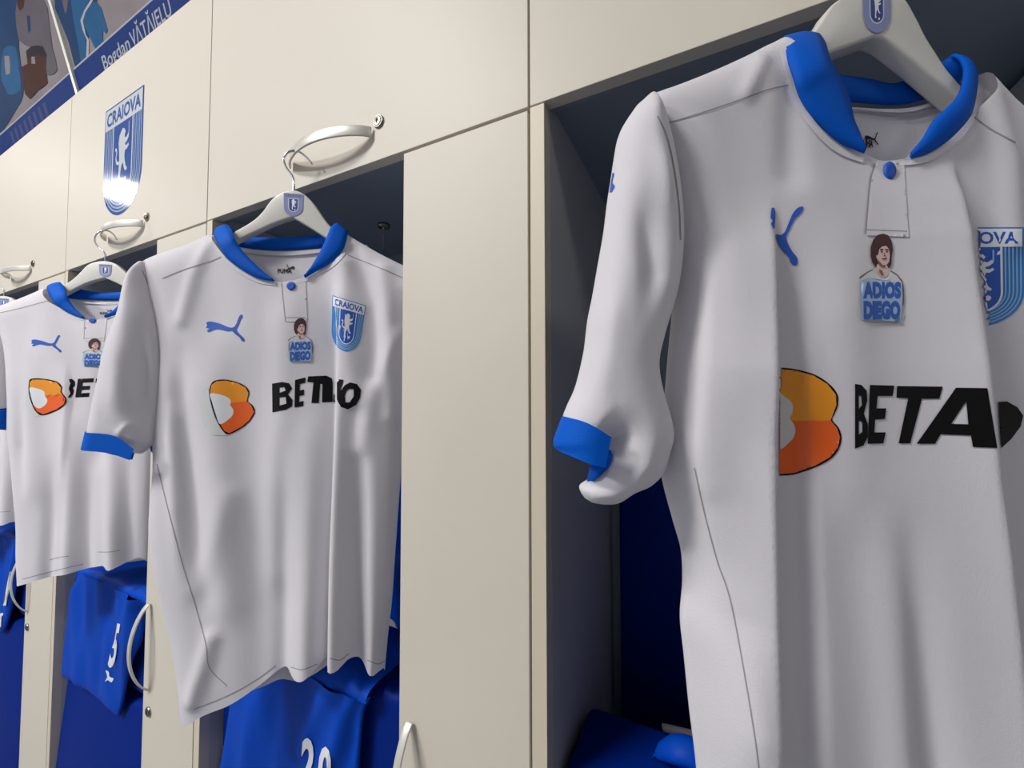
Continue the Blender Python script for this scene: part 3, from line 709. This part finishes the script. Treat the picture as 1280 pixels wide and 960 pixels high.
Q2 = [(415, 370), (457.5, 383), (452, 437), (414, 440)]
decal('crest', crest_layers(M['midblue'], M['white_print'], M['ltblue'], M['print_blue'], lines=4), quad_map([(415.5, 369), (457.5, 382), (448, 442), (414, 436)], mp2), s2, grid=.12)
seams(s2, mp2, [[(283, 318), (262, 327), (230, 337), (203, 348)], [(434, 318), (450, 325), (480, 337), (505, 348)], [(196, 580), (212, 645), (228, 705), (245, 760), (257, 805), (262, 835), (284, 858)], [(242, 887), (286, 869), (320, 850), (345, 832)], [(364, 834), (378, 837), (397, 830)], [(412, 823), (425, 825), (436, 817)], [(459, 825), (472, 830), (481, 826)]])
seams(s2, surf_mapper(rs2['bvh']), [[(178, 338), (190, 370), (198, 420), (201, 470)]])
hanger(F2, .004, [(366, 237), (350, 241), (339, 249), (327, 265), (315, 276), (295, 288), (262, 307), (225, 323), (205, 331), (203, 337, 'c'), (226, 333), (262, 320), (294, 302), (322, 288), (347, 277), (365, 271, 'c'), (390, 286), (410, 299), (445, 321), (490, 345), (515, 357, 'c'), (516, 350, 'c'), (480, 334), (443, 311), (412, 282), (400, 266), (390, 252), (379, 242)],
       [F2.xyz(F2.st([(366, 240)]), [-.002])[0], F2.xyz(F2.st([(366, 222)]), [-.002])[0], F2.xyz(F2.st([(357, 208)]), [-.002])[0], F2.xyz(F2.st([(354, 197)]), [-.002])[0], F2.xyz(F2.st([(360, 189)]), [-.002])[0], F2.xyz(F2.st([(370, 187)]), [-.004])[0], F2.xyz(F2.st([(379, 192)]), [-.006])[0], F2.xyz(F2.st([(388, 202)]), [-.006])[0]],
       [(354.5, 241), (379, 243), (378, 270), (355, 270)], 'white hanger of the middle shirt, hooked on the handle of the large upper door', tuple(F2.xyz(F2.st([(366, 250)]), [0])[0]))

# ================================================================== SHIRT on the right
O3 = hookloc(1090, -109); F3 = Frame(O3, 31)
s3 = empty('football_shirt', tuple(F3.xyz(F3.st([(1100, 100)]), [0])[0])); tag(s3, 'largest white football shirt at the right, hanging before the dark open bay', 'shirt', 'white football shirts on hangers')
top3 = [(979, 55), (957, 60), (925, 76), (885, 94), (845, 110), (812, 122), (806, 130, 'c')]
left3 = [(822, 170), (838, 230), (843, 300), (842, 380), (836, 450), (830, 520), (824, 560), (829, 600), (842, 650), (853, 690), (855, 730), (852, 775), (857, 825), (864, 895), (872, 960), (882, 1080), (888, 1190, 'co')]
hem3 = [(930, 1196, 'o'), (1000, 1200, 'o'), (1080, 1188, 'o'), (1160, 1196, 'o'), (1240, 1185, 'o'), (1330, 1190, 'o')]
right3 = [(1385, 1170, 'c'), (1378, 1000), (1368, 800), (1358, 600), (1352, 450), (1358, 330), (1372, 220, 'c'), (1345, 192), (1300, 162), (1260, 136), (1237, 116)]
nR3 = [(1218, 96, 'co'), (1217, 124, 'o', .4), (1210, 147, 'o'), (1190, 171, 'o'), (1172, 185, 'o'), (1155, 194, 'o'), (1136, 199, 'o')]
nL3 = [(1100, 203, 'o'), (1079, 193, 'o'), (1060, 186, 'o'), (1042, 173, 'o'), (1020, 151, 'o'), (1002, 126, 'o', .75), (992, 98, 'o', .35)]
out3 = top3+left3+hem3+right3+nR3+nL3
bk3 = top3+left3+[(p[0], p[1]-6, 'o') for p in hem3]+right3+[(1218, 96, 'co'), (1190, 118, 'o'), (1165, 128, 'o'), (1135, 134, 'o'), (1085, 133, 'o'), (1050, 128, 'o'), (1010, 105, 'o')]
folds3 = [('stepL', [(966, 230), (970, 330), (973, 460), (975, 700), (979, 960), (985, 1200)], [.0, .012, .022, .025, .027, .027], .0010, .045, 'hem'),
          ('stepR', [(990, 300), (1001, 460), (1011, 700), (1018, 960), (1025, 1200)], [.0, .006, .011, .013, .014], .002, .10, 'hem'),
          ('stepL', [(1190, 170), (1224, 290), (1246, 460), (1256, 600), (1280, 790), (1300, 960), (1320, 1200)], [.0, .020, .028, .030, .032, .032, .032], .0014, .07, 'hem'),
          ('ridge', [(1092, 580), (1112, 760), (1132, 960), (1150, 1200)], [0, -.005, -.008, -.008], .010, 0, 'hem'),
          ('ridge', [(1075, 560), (1092, 760), (1105, 960), (1120, 1200)], [0, .004, .006, .006], .012, 0, 'hem'),
          ('ridge', [(900, 640), (912, 780), (924, 900), (930, 1000)], [0, .004, .010, .010], .010, 0, 'x'),
          ('ridge', [(880, 620), (900, 760), (892, 880)], [.003, -.006, .0], .010, 0, 'x'),
          ('ridge', [(925, 200), (920, 360), (930, 560)], [.0, .004, .004], .025, 0, 'x'),
          ('ridge', [(1050, 240), (1040, 400), (1045, 700)], [.0, .004, .003], .016, 0, 'x'),
          ('seg', [(958, 64), (945, 92), (934, 116)], .003, .004), ('seg', [(979, 70), (988, 120), (985, 220)], -.003, .008),
          ('seg', [(1240, 120), (1262, 200), (1268, 300)], .004, .008), ('seg', [(846, 300), (862, 460), (872, 600)], .003, .010)]
b3, r3 = cloth('body', F3, out3, M['white'], s3, .020, .020, .035, folds3, .004, back=bk3, seed=5, wob=.0007)
mp3 = surf_mapper(r3['bvh'])
slo3 = [(812, 122), (800, 130), (794, 135), (781, 154), (773, 171), (768, 198), (764, 225), (760, 250), (755, 290), (748, 330), (741, 370), (735, 400), (730, 440), (720, 482), (710, 505), (703, 522, 'co'), (735, 531, 'o'), (762, 547, 'c'), (757, 570), (748, 590), (732, 602), (725, 608), (727, 617), (738, 627), (767, 629), (790, 616), (810, 607), (826, 590), (835, 562), (839, 541), (834, 515), (826, 488), (821, 455), (828, 420), (845, 360), (851, 300), (848, 246), (841, 200), (833, 165), (825, 140)]
sl3, rs3 = cloth('sleeve', F3, slo3, M['white'], s3, .024, .022, .028, [
    ('ridge', [(822, 140), (832, 190), (840, 250), (846, 300)], [.003, .006, .006, .0], .0045, 0, 'x'), ('ridge', [(808, 200), (810, 280), (816, 340), (806, 430)], [-.001, -.006, -.007, -.002], .006, 0, 'x'),
    ('ridge', [(760, 300), (752, 380), (742, 470), (730, 520)], [.002, .005, .006, .004], .010, 0, 'x'), ('ridge', [(772, 440), (770, 500), (772, 540)], [-.001, -.005, -.004], .004, 0, 'x'), ('ridge', [(800, 500), (806, 560), (800, 600)], [.002, .006, .004], .008, 0, 'x'),
    ('seg', [(762, 550), (780, 575), (785, 600)], -.005, .005)], .0032, base=.010, seed=7, wob=.0006)
cloth('cuff', F3, [(703, 520, 'co'), (735, 529, 'o'), (763, 546, 'oc'), (756, 584, 'oc'), (740, 581, 'oc'), (717, 572, 'o'), (695, 562, 'c'), (692, 552)], M['blue'], sl3, .027, .020, .024, [], .002, base=.010, wob=0, edge=.006)
cloth('cuff_lining', F3, [(738, 579, 'c'), (762, 560), (760, 580), (748, 593), (733, 604, 'c')], M['blue'], sl3, .0255, .001, .024, [], .003, base=.010, wob=0, edge=.006)
slr3 = [(1372, 221), (1378, 290), (1380, 380), (1380, 480, 'co'), (1352, 488, 'c'), (1346, 430), (1350, 330), (1360, 250)]
sr3, _ = cloth('sleeve', F3, slr3, M['white'], s3, .016, .02, .02, [], .008, base=-.004, seed=4)
cloth('cuff', F3, [(1380, 479, 'c'), (1352, 487, 'c'), (1353, 512, 'co'), (1381, 505, 'c')], M['blue'], sr3, .018, .022, .02, [], .006, base=-.004, wob=0)
collar(F3, r3,
       [((1081, 190), (1080, 187), 0), ((1060, 184), (1072, 165), 0), ((1042, 172), (1066, 150), 0), ((1020, 150), (1060, 124), 0), ((1002, 125), (1050, 100), .001), ((992, 97), (1037, 76), .002), ((980, 58), (1030, 54), .003)],
       [((985, 51), (1021, 44), -.004), ((1020, 108), (1032, 80), -.014), ((1048, 124), (1046, 94), -.019), ((1085, 129), (1085, 100), -.020), ((1120, 131), (1115, 106), -.020), ((1150, 126), (1140, 97), -.019), ((1190, 110), (1175, 80), -.014), ((1214, 84), (1192, 69), -.005)],
       [((1220, 96), (1204, 84), .003), ((1217, 125), (1202, 108), .001), ((1210, 147), (1192, 126), 0), ((1190, 170), (1168, 149), 0), ((1172, 184), (1156, 168), 0), ((1155, 193), (1147, 181), 0), ((1138, 197), (1139, 193), 0)], s3, 0, M['blue'])
bmp3 = surf_mapper(r3['bvhb'])
decal('neck_binding', [([ribbon([(1050, 128), (1070, 131), (1110, 136), (1140, 135), (1170, 126)], 8)], M['trim'], None), ([ribbon([(1055, 137), (1075, 138), (1112, 143), (1145, 142), (1172, 134)], 1.4)], M['seam'], None)], bmp3, s3, off=.003, grid=0)
decal('neck_label', [(textbox('PUMA', 1076, 175, 1091.5, 184, .05), M['black'], None), ([cat_at(1081, 165, 1098, 181)], M['black'], True)], bmp3, s3, off=.001, grid=.7)
decal('neckline_binding', [([ribbon([(978, 58), (988, 98), (997, 127), (1015, 154), (1037, 178), (1057, 191), (1080, 199)], 9)], M['trim'], None)], mp3, s3, off=.001, grid=0)
decal('neckline_binding', [([ribbon([(1223, 98), (1221, 127), (1214, 150), (1193, 175), (1174, 190), (1156, 199), (1120, 203)], 9)], M['trim'], None)], mp3, s3, off=.001, grid=0)
decal('placket', [([[(1095, 202), (1130, 204), (1136, 296), (1083, 294), (1086, 250), (1090, 215)]], M['white'], False), ([ribbon([(1094, 204), (1088, 225), (1085, 255), (1082, 292)], 2.2)], M['seam'], None), ([ribbon([(1084, 287), (1134, 289)], 1.1)], M['seam'], None)], mp3, s3, off=.0008, grid=4)
bc = mp3(np.array([(1111, 214)]), .001)[0]; disc('button', bc, F3.n, .0048, M['print_blue'], s3, ry=.0070)
L = lambda pts: local((940, 220), 3.765, pts)
decal('chest_logo', [([L([(95, 148), (105, 150), (110, 180), (107, 245), (96, 240), (90, 220), (98, 212), (88, 195), (90, 165)])], M['print_blue'], True),
                     ([L([(112, 275), (135, 277), (152, 266), (165, 240), (190, 180), (215, 150), (238, 143), (242, 155), (225, 180), (200, 205), (178, 250), (162, 285), (168, 315), (190, 355), (210, 380), (215, 400), (208, 420), (186, 412), (172, 382), (145, 352), (122, 315)])], M['print_blue'], True)], mp3, s3, grid=3, tear=.004)
L = lambda pts: local((940, 440), 3.765, pts)
decal('sponsor_symbol', [
    ([L([(122, 72, 'c'), (200, 80), (292, 105), (360, 147), (401, 197), (404, 252), (388, 292), (378, 320), (407, 355), (421, 400), (410, 453), (373, 501), (302, 541), (200, 576), (122, 583, 'c')])], M['black'], True),
    ([L([(124, 80), (200, 86), (290, 111), (355, 151), (394, 200), (397, 250), (382, 290), (370, 322), (123, 330)])], M['orange'], False),
    ([L([(123, 326), (370, 322), (400, 357), (414, 400), (404, 450), (368, 494), (299, 534), (199, 569), (124, 576)])], M['redor'], False),
    ([L([(122, 210), (160, 215), (190, 245), (190, 285), (178, 312), (200, 345), (203, 385), (180, 420), (123, 445)])], M['greyprint'], True)], mp3, s3, grid=3, tear=.004, clip=lambda c: c[:, 0] > 975)
decal('sponsor_lettering', [
    ([L([(485, 150), (515, 155), (540, 182), (543, 228), (527, 290), (545, 340), (545, 400), (525, 440), (485, 455)]), L([(503, 205), (514, 207), (517, 250), (503, 270)]), L([(503, 322), (519, 332), (519, 375), (503, 390)])], M['black'], False),
    ([L([(555, 155), (670, 158), (662, 207), (592, 207), (586, 265), (632, 265), (626, 315), (580, 318), (576, 378), (630, 378), (618, 430), (545, 432)])], M['black'], False),
    ([L([(682, 160), (898, 163), (882, 220), (800, 220), (745, 430), (690, 430), (735, 218), (680, 215)])], M['black'], False),
    ([L([(960, 168), (1108, 170), (1155, 452), (1040, 447), (1030, 393), (888, 387), (862, 432), (775, 432)]), L([(1008, 232), (1018, 340), (938, 338)])], M['black'], False),
    ([L([(1160, 235), (1200, 232), (1250, 260), (1277, 300), (1265, 350), (1220, 410), (1174, 452), (1168, 380), (1163, 300)])], M['black'], False)], mp3, s3, grid=3, tear=.004)
decal('portrait_print', portrait_layers(), quad_map([(1072.5, 292), (1130.5, 292), (1130.5, 402), (1074, 402)], mp3), s3, off=.0008, grid=.12)
Q3 = [(1164, 284), (1280, 284), (1281, 405), (1168, 412)]
fx = lambda P: np.interp(P[:, 1], [280, 290, 350, 420], [1222, 1223.5, 1230, 1239])
decal('crest', crest_layers(M['midblue'], M['white_print'], M['ltblue'], M['print_blue'], lines=5), quad_map(Q3, mp3), s3, grid=.06, clip=lambda c: (lambda p: p[:, 0] > fx(p))(quad_px(Q3, c)))
seams(s3, mp3, [[(992, 105), (960, 112), (930, 123), (880, 140), (827, 156)], [(1218, 146), (1240, 162), (1270, 178)], [(868, 585), (880, 640), (896, 700), (915, 760), (940, 900), (952, 990)]], 1.5)
seams(s3, surf_mapper(rs3['bvh']), [[(822, 145), (833, 168), (842, 205), (849, 255), (851, 300)]], 1.5)
decal('sleeve_logo', [([[(761, 222), (767, 216), (765, 228), (768, 232), (764, 240), (760, 238)]], M['print_blue'], True)], surf_mapper(rs3['bvh']), s3, grid=3)
hk3 = [F3.xyz(F3.st([(x, y)]), [h])[0] for x, y, h in ((1094, -8, -.004), (1094, -45, -.004), (1078, -72, -.004), (1072, -96, -.004), (1082, -112, -.004), (1102, -118, -.005), (1120, -108, -.006), (1136, -88, -.006))]
hanger(F3, .003, [(1092, -14), (1062, -8), (1042, 4), (1030, 22), (1014, 43), (985, 74), (930, 104), (875, 130), (846, 144), (846, 154, 'c'), (880, 146), (940, 124), (1000, 84), (1037, 66), (1067, 55), (1094, 45, 'c'), (1110, 50), (1145, 77), (1177, 104), (1230, 146), (1290, 185), (1325, 208, 'c'), (1327, 196, 'c'), (1290, 170), (1230, 132), (1190, 92), (1172, 66), (1158, 44), (1146, 20), (1128, -6)],
       hk3, [(1078, -22), (1113, -20), (1113, 41), (1080, 41)], 'large white hanger of the right-hand shirt, cut by the top picture edge', tuple(F3.xyz(F3.st([(1094, 0)]), [0])[0]), thick=.016)

# ================================================================== SHIRT on the left
O1 = hookloc(131, 290); F1 = Frame(O1, 28)
s1 = empty('football_shirt', tuple(F1.xyz(F1.st([(118, 370)]), [0])[0])); tag(s1, 'smaller white football shirt left of the middle one, partly hidden by its sleeve', 'shirt', 'white football shirts on hangers')
A = lambda pts: local((0, 320), 6, pts)
topL1 = [(59, 361), (45, 366), (33, 371), (15, 378), (0, 383), (-8, 388, 'c')]
left1 = [(0, 410), (7, 440), (10, 470), (12, 505), (12, 545), (16, 578), (20, 620), (23, 660), (23, 695), (25, 731, 'co')]
hem1 = [(45, 726, 'o'), (62, 722, 'o'), (85, 716, 'o'), (106, 712, 'o'), (122, 708, 'o'), (134, 706, 'o'), (146, 709, 'o'), (160, 702, 'o'), (172, 699, 'o')]
right1 = [(188, 702, 'c'), (193, 640), (200, 560), (207, 480), (213, 430), (226, 398, 'c'), (212, 386), (195, 374)]
out1 = topL1+left1+hem1+right1+[(174, 363, 'co'), (168, 378, 'o'), (154, 391, 'o'), (140, 397, 'o'), (116, 400, 'o'), (100, 398, 'o'), (88, 393, 'o'), (77, 386, 'o'), (67, 378, 'o', .6), (62, 370, 'o', .3)]
bk1 = topL1+left1+[(60, 716, 'o'), (110, 708, 'o'), (150, 704, 'o')]+right1+[(174, 363, 'co'), (160, 373, 'o'), (140, 376, 'o'), (115, 376, 'o'), (92, 374, 'o'), (72, 369, 'o')]
folds1 = [('stepL', [(83, 440), (84, 480), (84, 560), (80, 640)], [.0, .008, .008, .0], .002, .03, 'x'),
          ('ridge', [(90, 500), (86, 600), (78, 735)], [.0, .010, .016], .014, 0, 'hem'), ('ridge', [(66, 560), (62, 650), (58, 735)], [0, -.008, -.014], .010, 0, 'hem'),
          ('ridge', [(138, 500), (138, 600), (137, 735)], [.002, .010, .020], .016, 0, 'hem'), ('ridge', [(112, 540), (108, 640), (106, 735)], [0, -.008, -.014], .014, 0, 'hem'),
          ('ridge', [(160, 560), (160, 735)], [0, -.012], .010, 0, 'hem'), ('ridge', [(45, 400), (38, 500), (40, 640)], [.0, .006, .004], .018, 0, 'x'),
          ('ridge', [(24, 470), (26, 560), (30, 640)], [.0, -.008, 0], .010, 0, 'x'), ('ridge', [(130, 410), (127, 480), (122, 600)], [.0, -.008, -.004], .016, 0, 'x'), ('ridge', [(148, 420), (146, 560)], [.005, .005], .014, 0, 'x')]
b1, r1 = cloth('body', F1, out1, M['white'], s1, .022, .020, .045, folds1, .006, back=bk1, seed=9)
mp1 = surf_mapper(r1['bvh'])
sl1, _ = cloth('sleeve', F1, [(-4, 384), (-14, 392), (-22, 412), (-32, 440), (-42, 490), (-47, 513, 'co'), (-20, 513, 'o'), (11, 510, 'c'), (12, 470), (9, 430), (0, 400)], M['white'], s1, .026, .026, .034, [], .006, base=.004, seed=2)
cloth('cuff', F1, [(-47, 512, 'c'), (-20, 512), (12, 509, 'c'), (12, 538, 'co'), (-20, 532, 'o'), (-50, 530, 'c')], M['blue'], sl1, .028, .028, .03, [], .006, base=.002, wob=0)
sr1, _ = cloth('sleeve', F1, [(226, 400), (228, 430), (228, 470), (227, 503, 'co'), (214, 506, 'c'), (211, 470), (213, 430)], M['white'], s1, .016, .02, .03, [], .01, base=-.004, seed=4)
cloth('cuff', F1, [(227, 502, 'c'), (214, 505, 'c'), (215, 515, 'co'), (228, 512, 'c')], M['blue'], sr1, .018, .022, .03, [], .008, base=-.004, wob=0)
collar(F1, r1,
       [((106, 398), (105, 396), 0), ((88, 392), (97, 389), 0), ((77, 385), (88, 378), 0), ((67, 377), (82, 366), .001), ((59, 361), (79, 357), .003)],
       [((64, 357), (75, 353), -.004), ((76, 369), (84, 360), -.014), ((94, 374), (97, 361), -.018), ((127, 375), (127, 366), -.019), ((157, 374), (157, 364), -.018), ((172, 362), (164, 355), -.006)],
       [((174, 363), (161, 362), .003), ((168, 377), (156, 371), .001), ((154, 390), (150, 380), 0), ((140, 395), (141, 389), 0), ((132, 397), (133, 393), 0)], s1, 0, M['blue'])
bmp1 = surf_mapper(r1['bvhb'])
decal('neck_binding', [([ribbon([(88, 375), (100, 377), (127, 378), (152, 376)], 3.5)], M['trim'], None)], bmp1, s1, off=.003, grid=0)
decal('neck_label', [(textbox('PUMA', 125, 390, 135, 393, .03), M['black'], None), ([cat_at(140, 386, 133, 391)], M['black'], True)], bmp1, s1, off=.001, grid=.7)
decal('neckline_binding', [([ribbon([(58, 363), (65, 379), (76, 388), (88, 395), (102, 399)], 2.6)], M['trim'], None)], mp1, s1, off=.001, grid=0)
decal('placket', [([[(107, 397), (134, 396), (130, 426), (105, 426)]], M['white'], False), ([ribbon([(106, 399), (105, 424)], .9)], M['seam'], None), ([ribbon([(105, 423), (129, 423)], .6)], M['seam'], None)], mp1, s1, off=.0008, grid=2)
bc = mp1(np.array([(115.8, 400.5)]), .001)[0]; disc('button', bc, F1.n, .0078, M['print_blue'], s1, ry=.0062)
decal('chest_logo', [([cat_at(38.5, 418.5, 77, 440.5)], M['print_blue'], True)], mp1, s1, grid=4)
L = lambda pts: local((0, 440), 4.365, pts)
decal('sponsor_symbol', [
    ([L([(150, 200), (140, 240), (145, 300), (175, 345), (215, 350), (180, 290), (165, 220)])], M['greyprint'], True),
    ([L([(158, 163), (173, 145), (240, 146), (312, 162), (339, 193), (335, 215), (362, 255), (354, 287), (312, 319), (235, 346), (197, 328), (172, 282), (156, 220)])], M['black'], True),
    ([L([(162, 166), (177, 150), (240, 151), (310, 167), (333, 195), (329, 217), (340, 234), (245, 240), (160, 205)])], M['orange'], False),
    ([L([(243, 238), (338, 232), (356, 256), (348, 284), (308, 313), (235, 340), (202, 324), (178, 285)])], M['redor'], False),
    ([L([(162, 195), (205, 200), (240, 215), (245, 240), (258, 260), (250, 285), (215, 308), (185, 290), (168, 240)])], M['white_print'], True)], mp1, s1, grid=3)
decal('sponsor_lettering', [
    ([L([(375, 150), (392, 146), (408, 160), (410, 180), (398, 196), (403, 212), (398, 232), (380, 250), (370, 248), (384, 226), (375, 200), (384, 172)])], M['black'], False),
    ([L([(425, 146), (512, 143), (508, 165), (452, 168), (450, 186), (492, 184), (488, 205), (446, 208), (442, 225), (488, 222), (484, 244), (410, 248)])], M['black'], False),
    ([L([(524, 145), (600, 142), (596, 165), (575, 166), (558, 245), (528, 246), (545, 168), (520, 168)])], M['black'], False)], mp1, s1, grid=3)
decal('portrait_print', portrait_layers(), quad_map([(102, 423), (133, 423), (132, 458.5), (102.5, 458.5)], mp1), s1, off=.001, grid=.2)
seams(s1, mp1, [[(63, 375), (45, 380), (22, 386), (0, 391)], [(28, 724), (62, 715), (104, 705)], [(62, 700), (72, 697), (86, 695)], [(122, 690), (136, 690), (150, 688)]], .8)
hk1 = [F1.xyz(F1.st([(x, y)]), [h])[0] for x, y, h in ((130, 329, -.003), (129.5, 316, -.003), (121, 308, -.003), (117, 300, -.003), (119, 292, -.003), (126, 287.5, -.004), (134, 288, -.005), (140, 293, -.006), (143, 298, -.006))]
h1 = hanger(F1, .003, [(130, 326), (120, 327), (109, 331), (98, 342), (89, 350), (78, 357), (50, 376), (24, 388), (18, 392), (18, 396, 'c'), (44, 387), (80, 368), (107, 354), (130, 347, 'c'), (146, 354), (158, 361), (180, 377), (208, 393, 'c'), (209, 389, 'c'), (185, 372), (166, 352), (158, 342), (148, 333), (140, 328)],
       hk1, [(123.5, 330), (139.5, 331), (138.5, 346), (124.5, 346)], 'white hanger of the smaller left shirt, on the handle under the club crest', tuple(F1.xyz(F1.st([(130, 335)]), [0])[0]))
# the next shirt beyond: a copy one locker further
def copy_tree(o, parent=None):
    c = o.copy(); COL.objects.link(c)
    if parent: c.parent = parent
    for ch in o.children[:]: copy_tree(ch, c)
    return c
for src, lab in ((s1, 'furthest white football shirt, a sliver at the left picture edge'), (h1, 'furthest white hanger, a sliver at the left picture edge')):
    c = copy_tree(src); c.location.x -= WM; c['label'] = lab

# ================================================================== blue shorts on the backrests
def py_at(x, y, z):
    lo, hi = 300., 1400.
    for _ in range(40):
        m_ = (lo+hi)/2
        if on_y(x, m_, y)[2] > z: lo = m_
        else: hi = m_
    return lo
def top_fold(xa, xb, e):
    X0 = on_y(xa, py_at(xa, .0068, 1.036), .0068)[0]; X1 = on_y(xb, py_at(xb, .0068, 1.036), .0068)[0]
    V = []; Fc = []; n = 40; pr = [(.0068, 1.032), (.0075, 1.038), (.011, 1.043), (.017, 1.0465), (.035, 1.048), (.07, 1.0475), (.12, 1.045), (.165, 1.043), (.168, 1.030)]
    for i in range(n+1):
        t = i/n; x = X0+(X1-X0)*t
        for j, (y, z) in enumerate(pr): V.append((x, y, z+(.0018*(1+math.sin(t*23+j*.6)) if 2 < j < 8 else 0)))
    k = len(pr)
    for i in range(n):
        for j in range(k-1): Fc.append((i*k+j, (i+1)*k+j, (i+1)*k+j+1, i*k+j+1))
    return mesh('top_fold', V, Fc, M['blueshort'], e)
def shorts(y, outline, label, number, extra, folds, sd, name='shorts'):
    Fr = Frame((0, y, 1.0), 0)
    outline = [(outline[i][0], py_at(outline[i][0], .0068, 1.036), 'oc' if i == 0 else 'cn') for i in (0, 1)]+outline[2:]
    e = empty('football_shorts', tuple(Fr.xyz(Fr.st([outline[0][:2]]), [0])[0])); tag(e, label, 'shorts', 'blue football shorts on the backrests')
    b, r = cloth('cloth', Fr, outline, M['blueshort'], e, .012, .004, .03, folds, .006, seed=sd, wob=.002)
    top_fold(outline[0][0], outline[1][0], e)
    mp = surf_mapper(r['bvh'])
    for q, t in number: decal('leg_number', [(textbox(t, 0, 0, 1, 1, .035), M['white_print'], None)], quad_map(q, mp), e, off=.0018, grid=.1)
    if extra: decal('leg_logo', [([x], M['white_print'], True) for x in extra], mp, e, off=.0012, grid=3)
    return e
shorts(.018, [(98, 708, 'c'), (186, 702, 'c'), (183, 760), (178, 800), (168, 822), (160, 850), (156, 872), (150, 895, 'c'), (138, 884), (125, 873), (104, 857), (80, 845, 'c'), (81, 820), (86, 780), (92, 740)],
       'blue football shorts with white number 5, on the backrest below the crested locker door', [([(146, 779), (150.5, 780), (142.5, 836), (134, 834)], '5')],
       [[(132, 838), (136, 840), (137, 846), (142, 848), (139, 853), (135, 850), (131, 852), (134, 846)]],
       [('ridge', [(170, 720), (155, 800), (150, 880)], [.006, .010, .006], .014, 0, 'hem'), ('ridge', [(140, 720), (128, 800), (118, 870)], [-.003, -.006, -.004], .016, 0, 'hem'), ('seg', [(184, 715), (160, 760), (140, 830)], .006, .012), ('ridge', [(112, 720), (102, 800), (96, 850)], [.004, .005, .004], .02, 0, 'hem')], 11)
shorts(.018, [(300, 845, 'c'), (457, 848, 'c'), (455, 890), (451, 930), (447, 985), (440, 1040, 'c'), (360, 1020), (276, 972, 'c'), (284, 920), (294, 850)],
       'blue football shorts with white number 20, under the hem of the middle shirt', [([(378, 921), (394, 925), (392, 985), (374, 982)], '2'), ([(399, 931), (415, 935), (412, 996), (396, 991)], '0')], None,
       [('ridge', [(318, 850), (305, 930), (295, 1040)], [.006, .010, .010], .018, 0, 'hem'), ('ridge', [(345, 850), (338, 930), (330, 1040)], [-.004, -.008, -.008], .016, 0, 'hem'), ('seg', [(452, 850), (425, 900), (410, 960)], .008, .010), ('seg', [(435, 850), (400, 880), (372, 940)], .006, .012), ('seg', [(420, 990), (440, 930), (455, 880)], -.006, .010)], 12)
shorts(.018, [(-12, 690, 'c'), (22, 684, 'c'), (23, 710), (18, 750), (10, 780), (5, 791, 'c'), (-12, 778, 'c')],
       'blue football shorts with a white number 1 at the left picture edge', [([(12, 714), (16.5, 716), (7.5, 757), (3.5, 757)], '1')], [[(-2, 768), (4, 766), (4, 769), (2, 770), (1, 784), (-1, 784), (0, 770)]],
       [('ridge', [(14, 690), (10, 740), (4, 800)], [.006, .008, .006], .014, 0, 'hem')], 13)
# garments deeper in the bays
Fb = Frame((0, .20, 1.0), 0)
g = empty('hanging_garment', tuple(Fb.xyz(Fb.st([(500, 690)]), [0])[0])); tag(g, 'blue garment with a white trim deep in the middle bay, beside the narrow door', 'garment')
cloth('cloth', Fb, [(475, 688, 'c'), (530, 690, 'c'), (540, 780), (538, 818, 'c'), (500, 812), (470, 806, 'c'), (472, 740)], M['blueshort'], g, .015, .01, .03, [('ridge', [(500, 700), (498, 800)], [.006, .01], .015, 0, 'hem')], .008, seed=14)
cloth('trim', Fb, [(478, 768, 'c'), (492, 776), (503, 790), (510, 800, 'c'), (496, 796), (480, 792, 'c')], M['trim'], g, .008, .002, .01, [], .006, base=.02, seed=15)
# rear upholstered panel, and the folded clothes in the nearest bay
for k in range(0, 4):
    x0 = S3-WM*k; xo = x0+.021; xn = x0+WM-.207
    r = box('padded_back_panel', (xo+.02, .325, .80), (xn-.02, .358, 1.42), M['vinyl'], None, .008, 3, True)
    tag(r, {0: 'tall dark blue padded panel at the rear of the nearest bay', 1: 'tall blue padded panel at the rear of the middle bay', 2: 'tall blue padded panel at the rear of the crested locker bay', 3: 'tall blue padded panel at the rear of the leftmost bay'}[k], 'panel', 'rear padded panels in the bays')
Fc_ = Frame((0, .10, 1.0), 0)
g = empty('folded_garment', tuple(Fc_.xyz(Fc_.st([(850, 940)]), [0])[0])); tag(g, 'folded bright blue garment lying on the cushion in the nearest dark bay', 'garment')
cloth('cloth', Fc_, [(822, 930, 'c'), (838, 920), (860, 922), (885, 935), (930, 960), (930, py_at(930, .1, 1.04), 'c'), (818, py_at(818, .1, 1.04), 'c'), (814, 950)], M['blueshort'], g, .018, .02, .03, [('seg', [(830, 940), (860, 950), (900, 980)], .006, .008)], .006, seed=16)
g2 = empty('folded_towel', tuple(Fc_.xyz(Fc_.st([(845, 908)]), [0])[0])); tag(g2, 'grey folded cloth showing above the blue garment in the nearest dark bay', 'towel')
cloth('cloth', Fc_, [(827, 904, 'c'), (845, 908), (870, 914), (900, 922, 'c'), (900, 932), (860, 924), (828, 914, 'c')], M['p_mauve'], g2, .006, .006, .01, [], .006, base=-.045, seed=17)
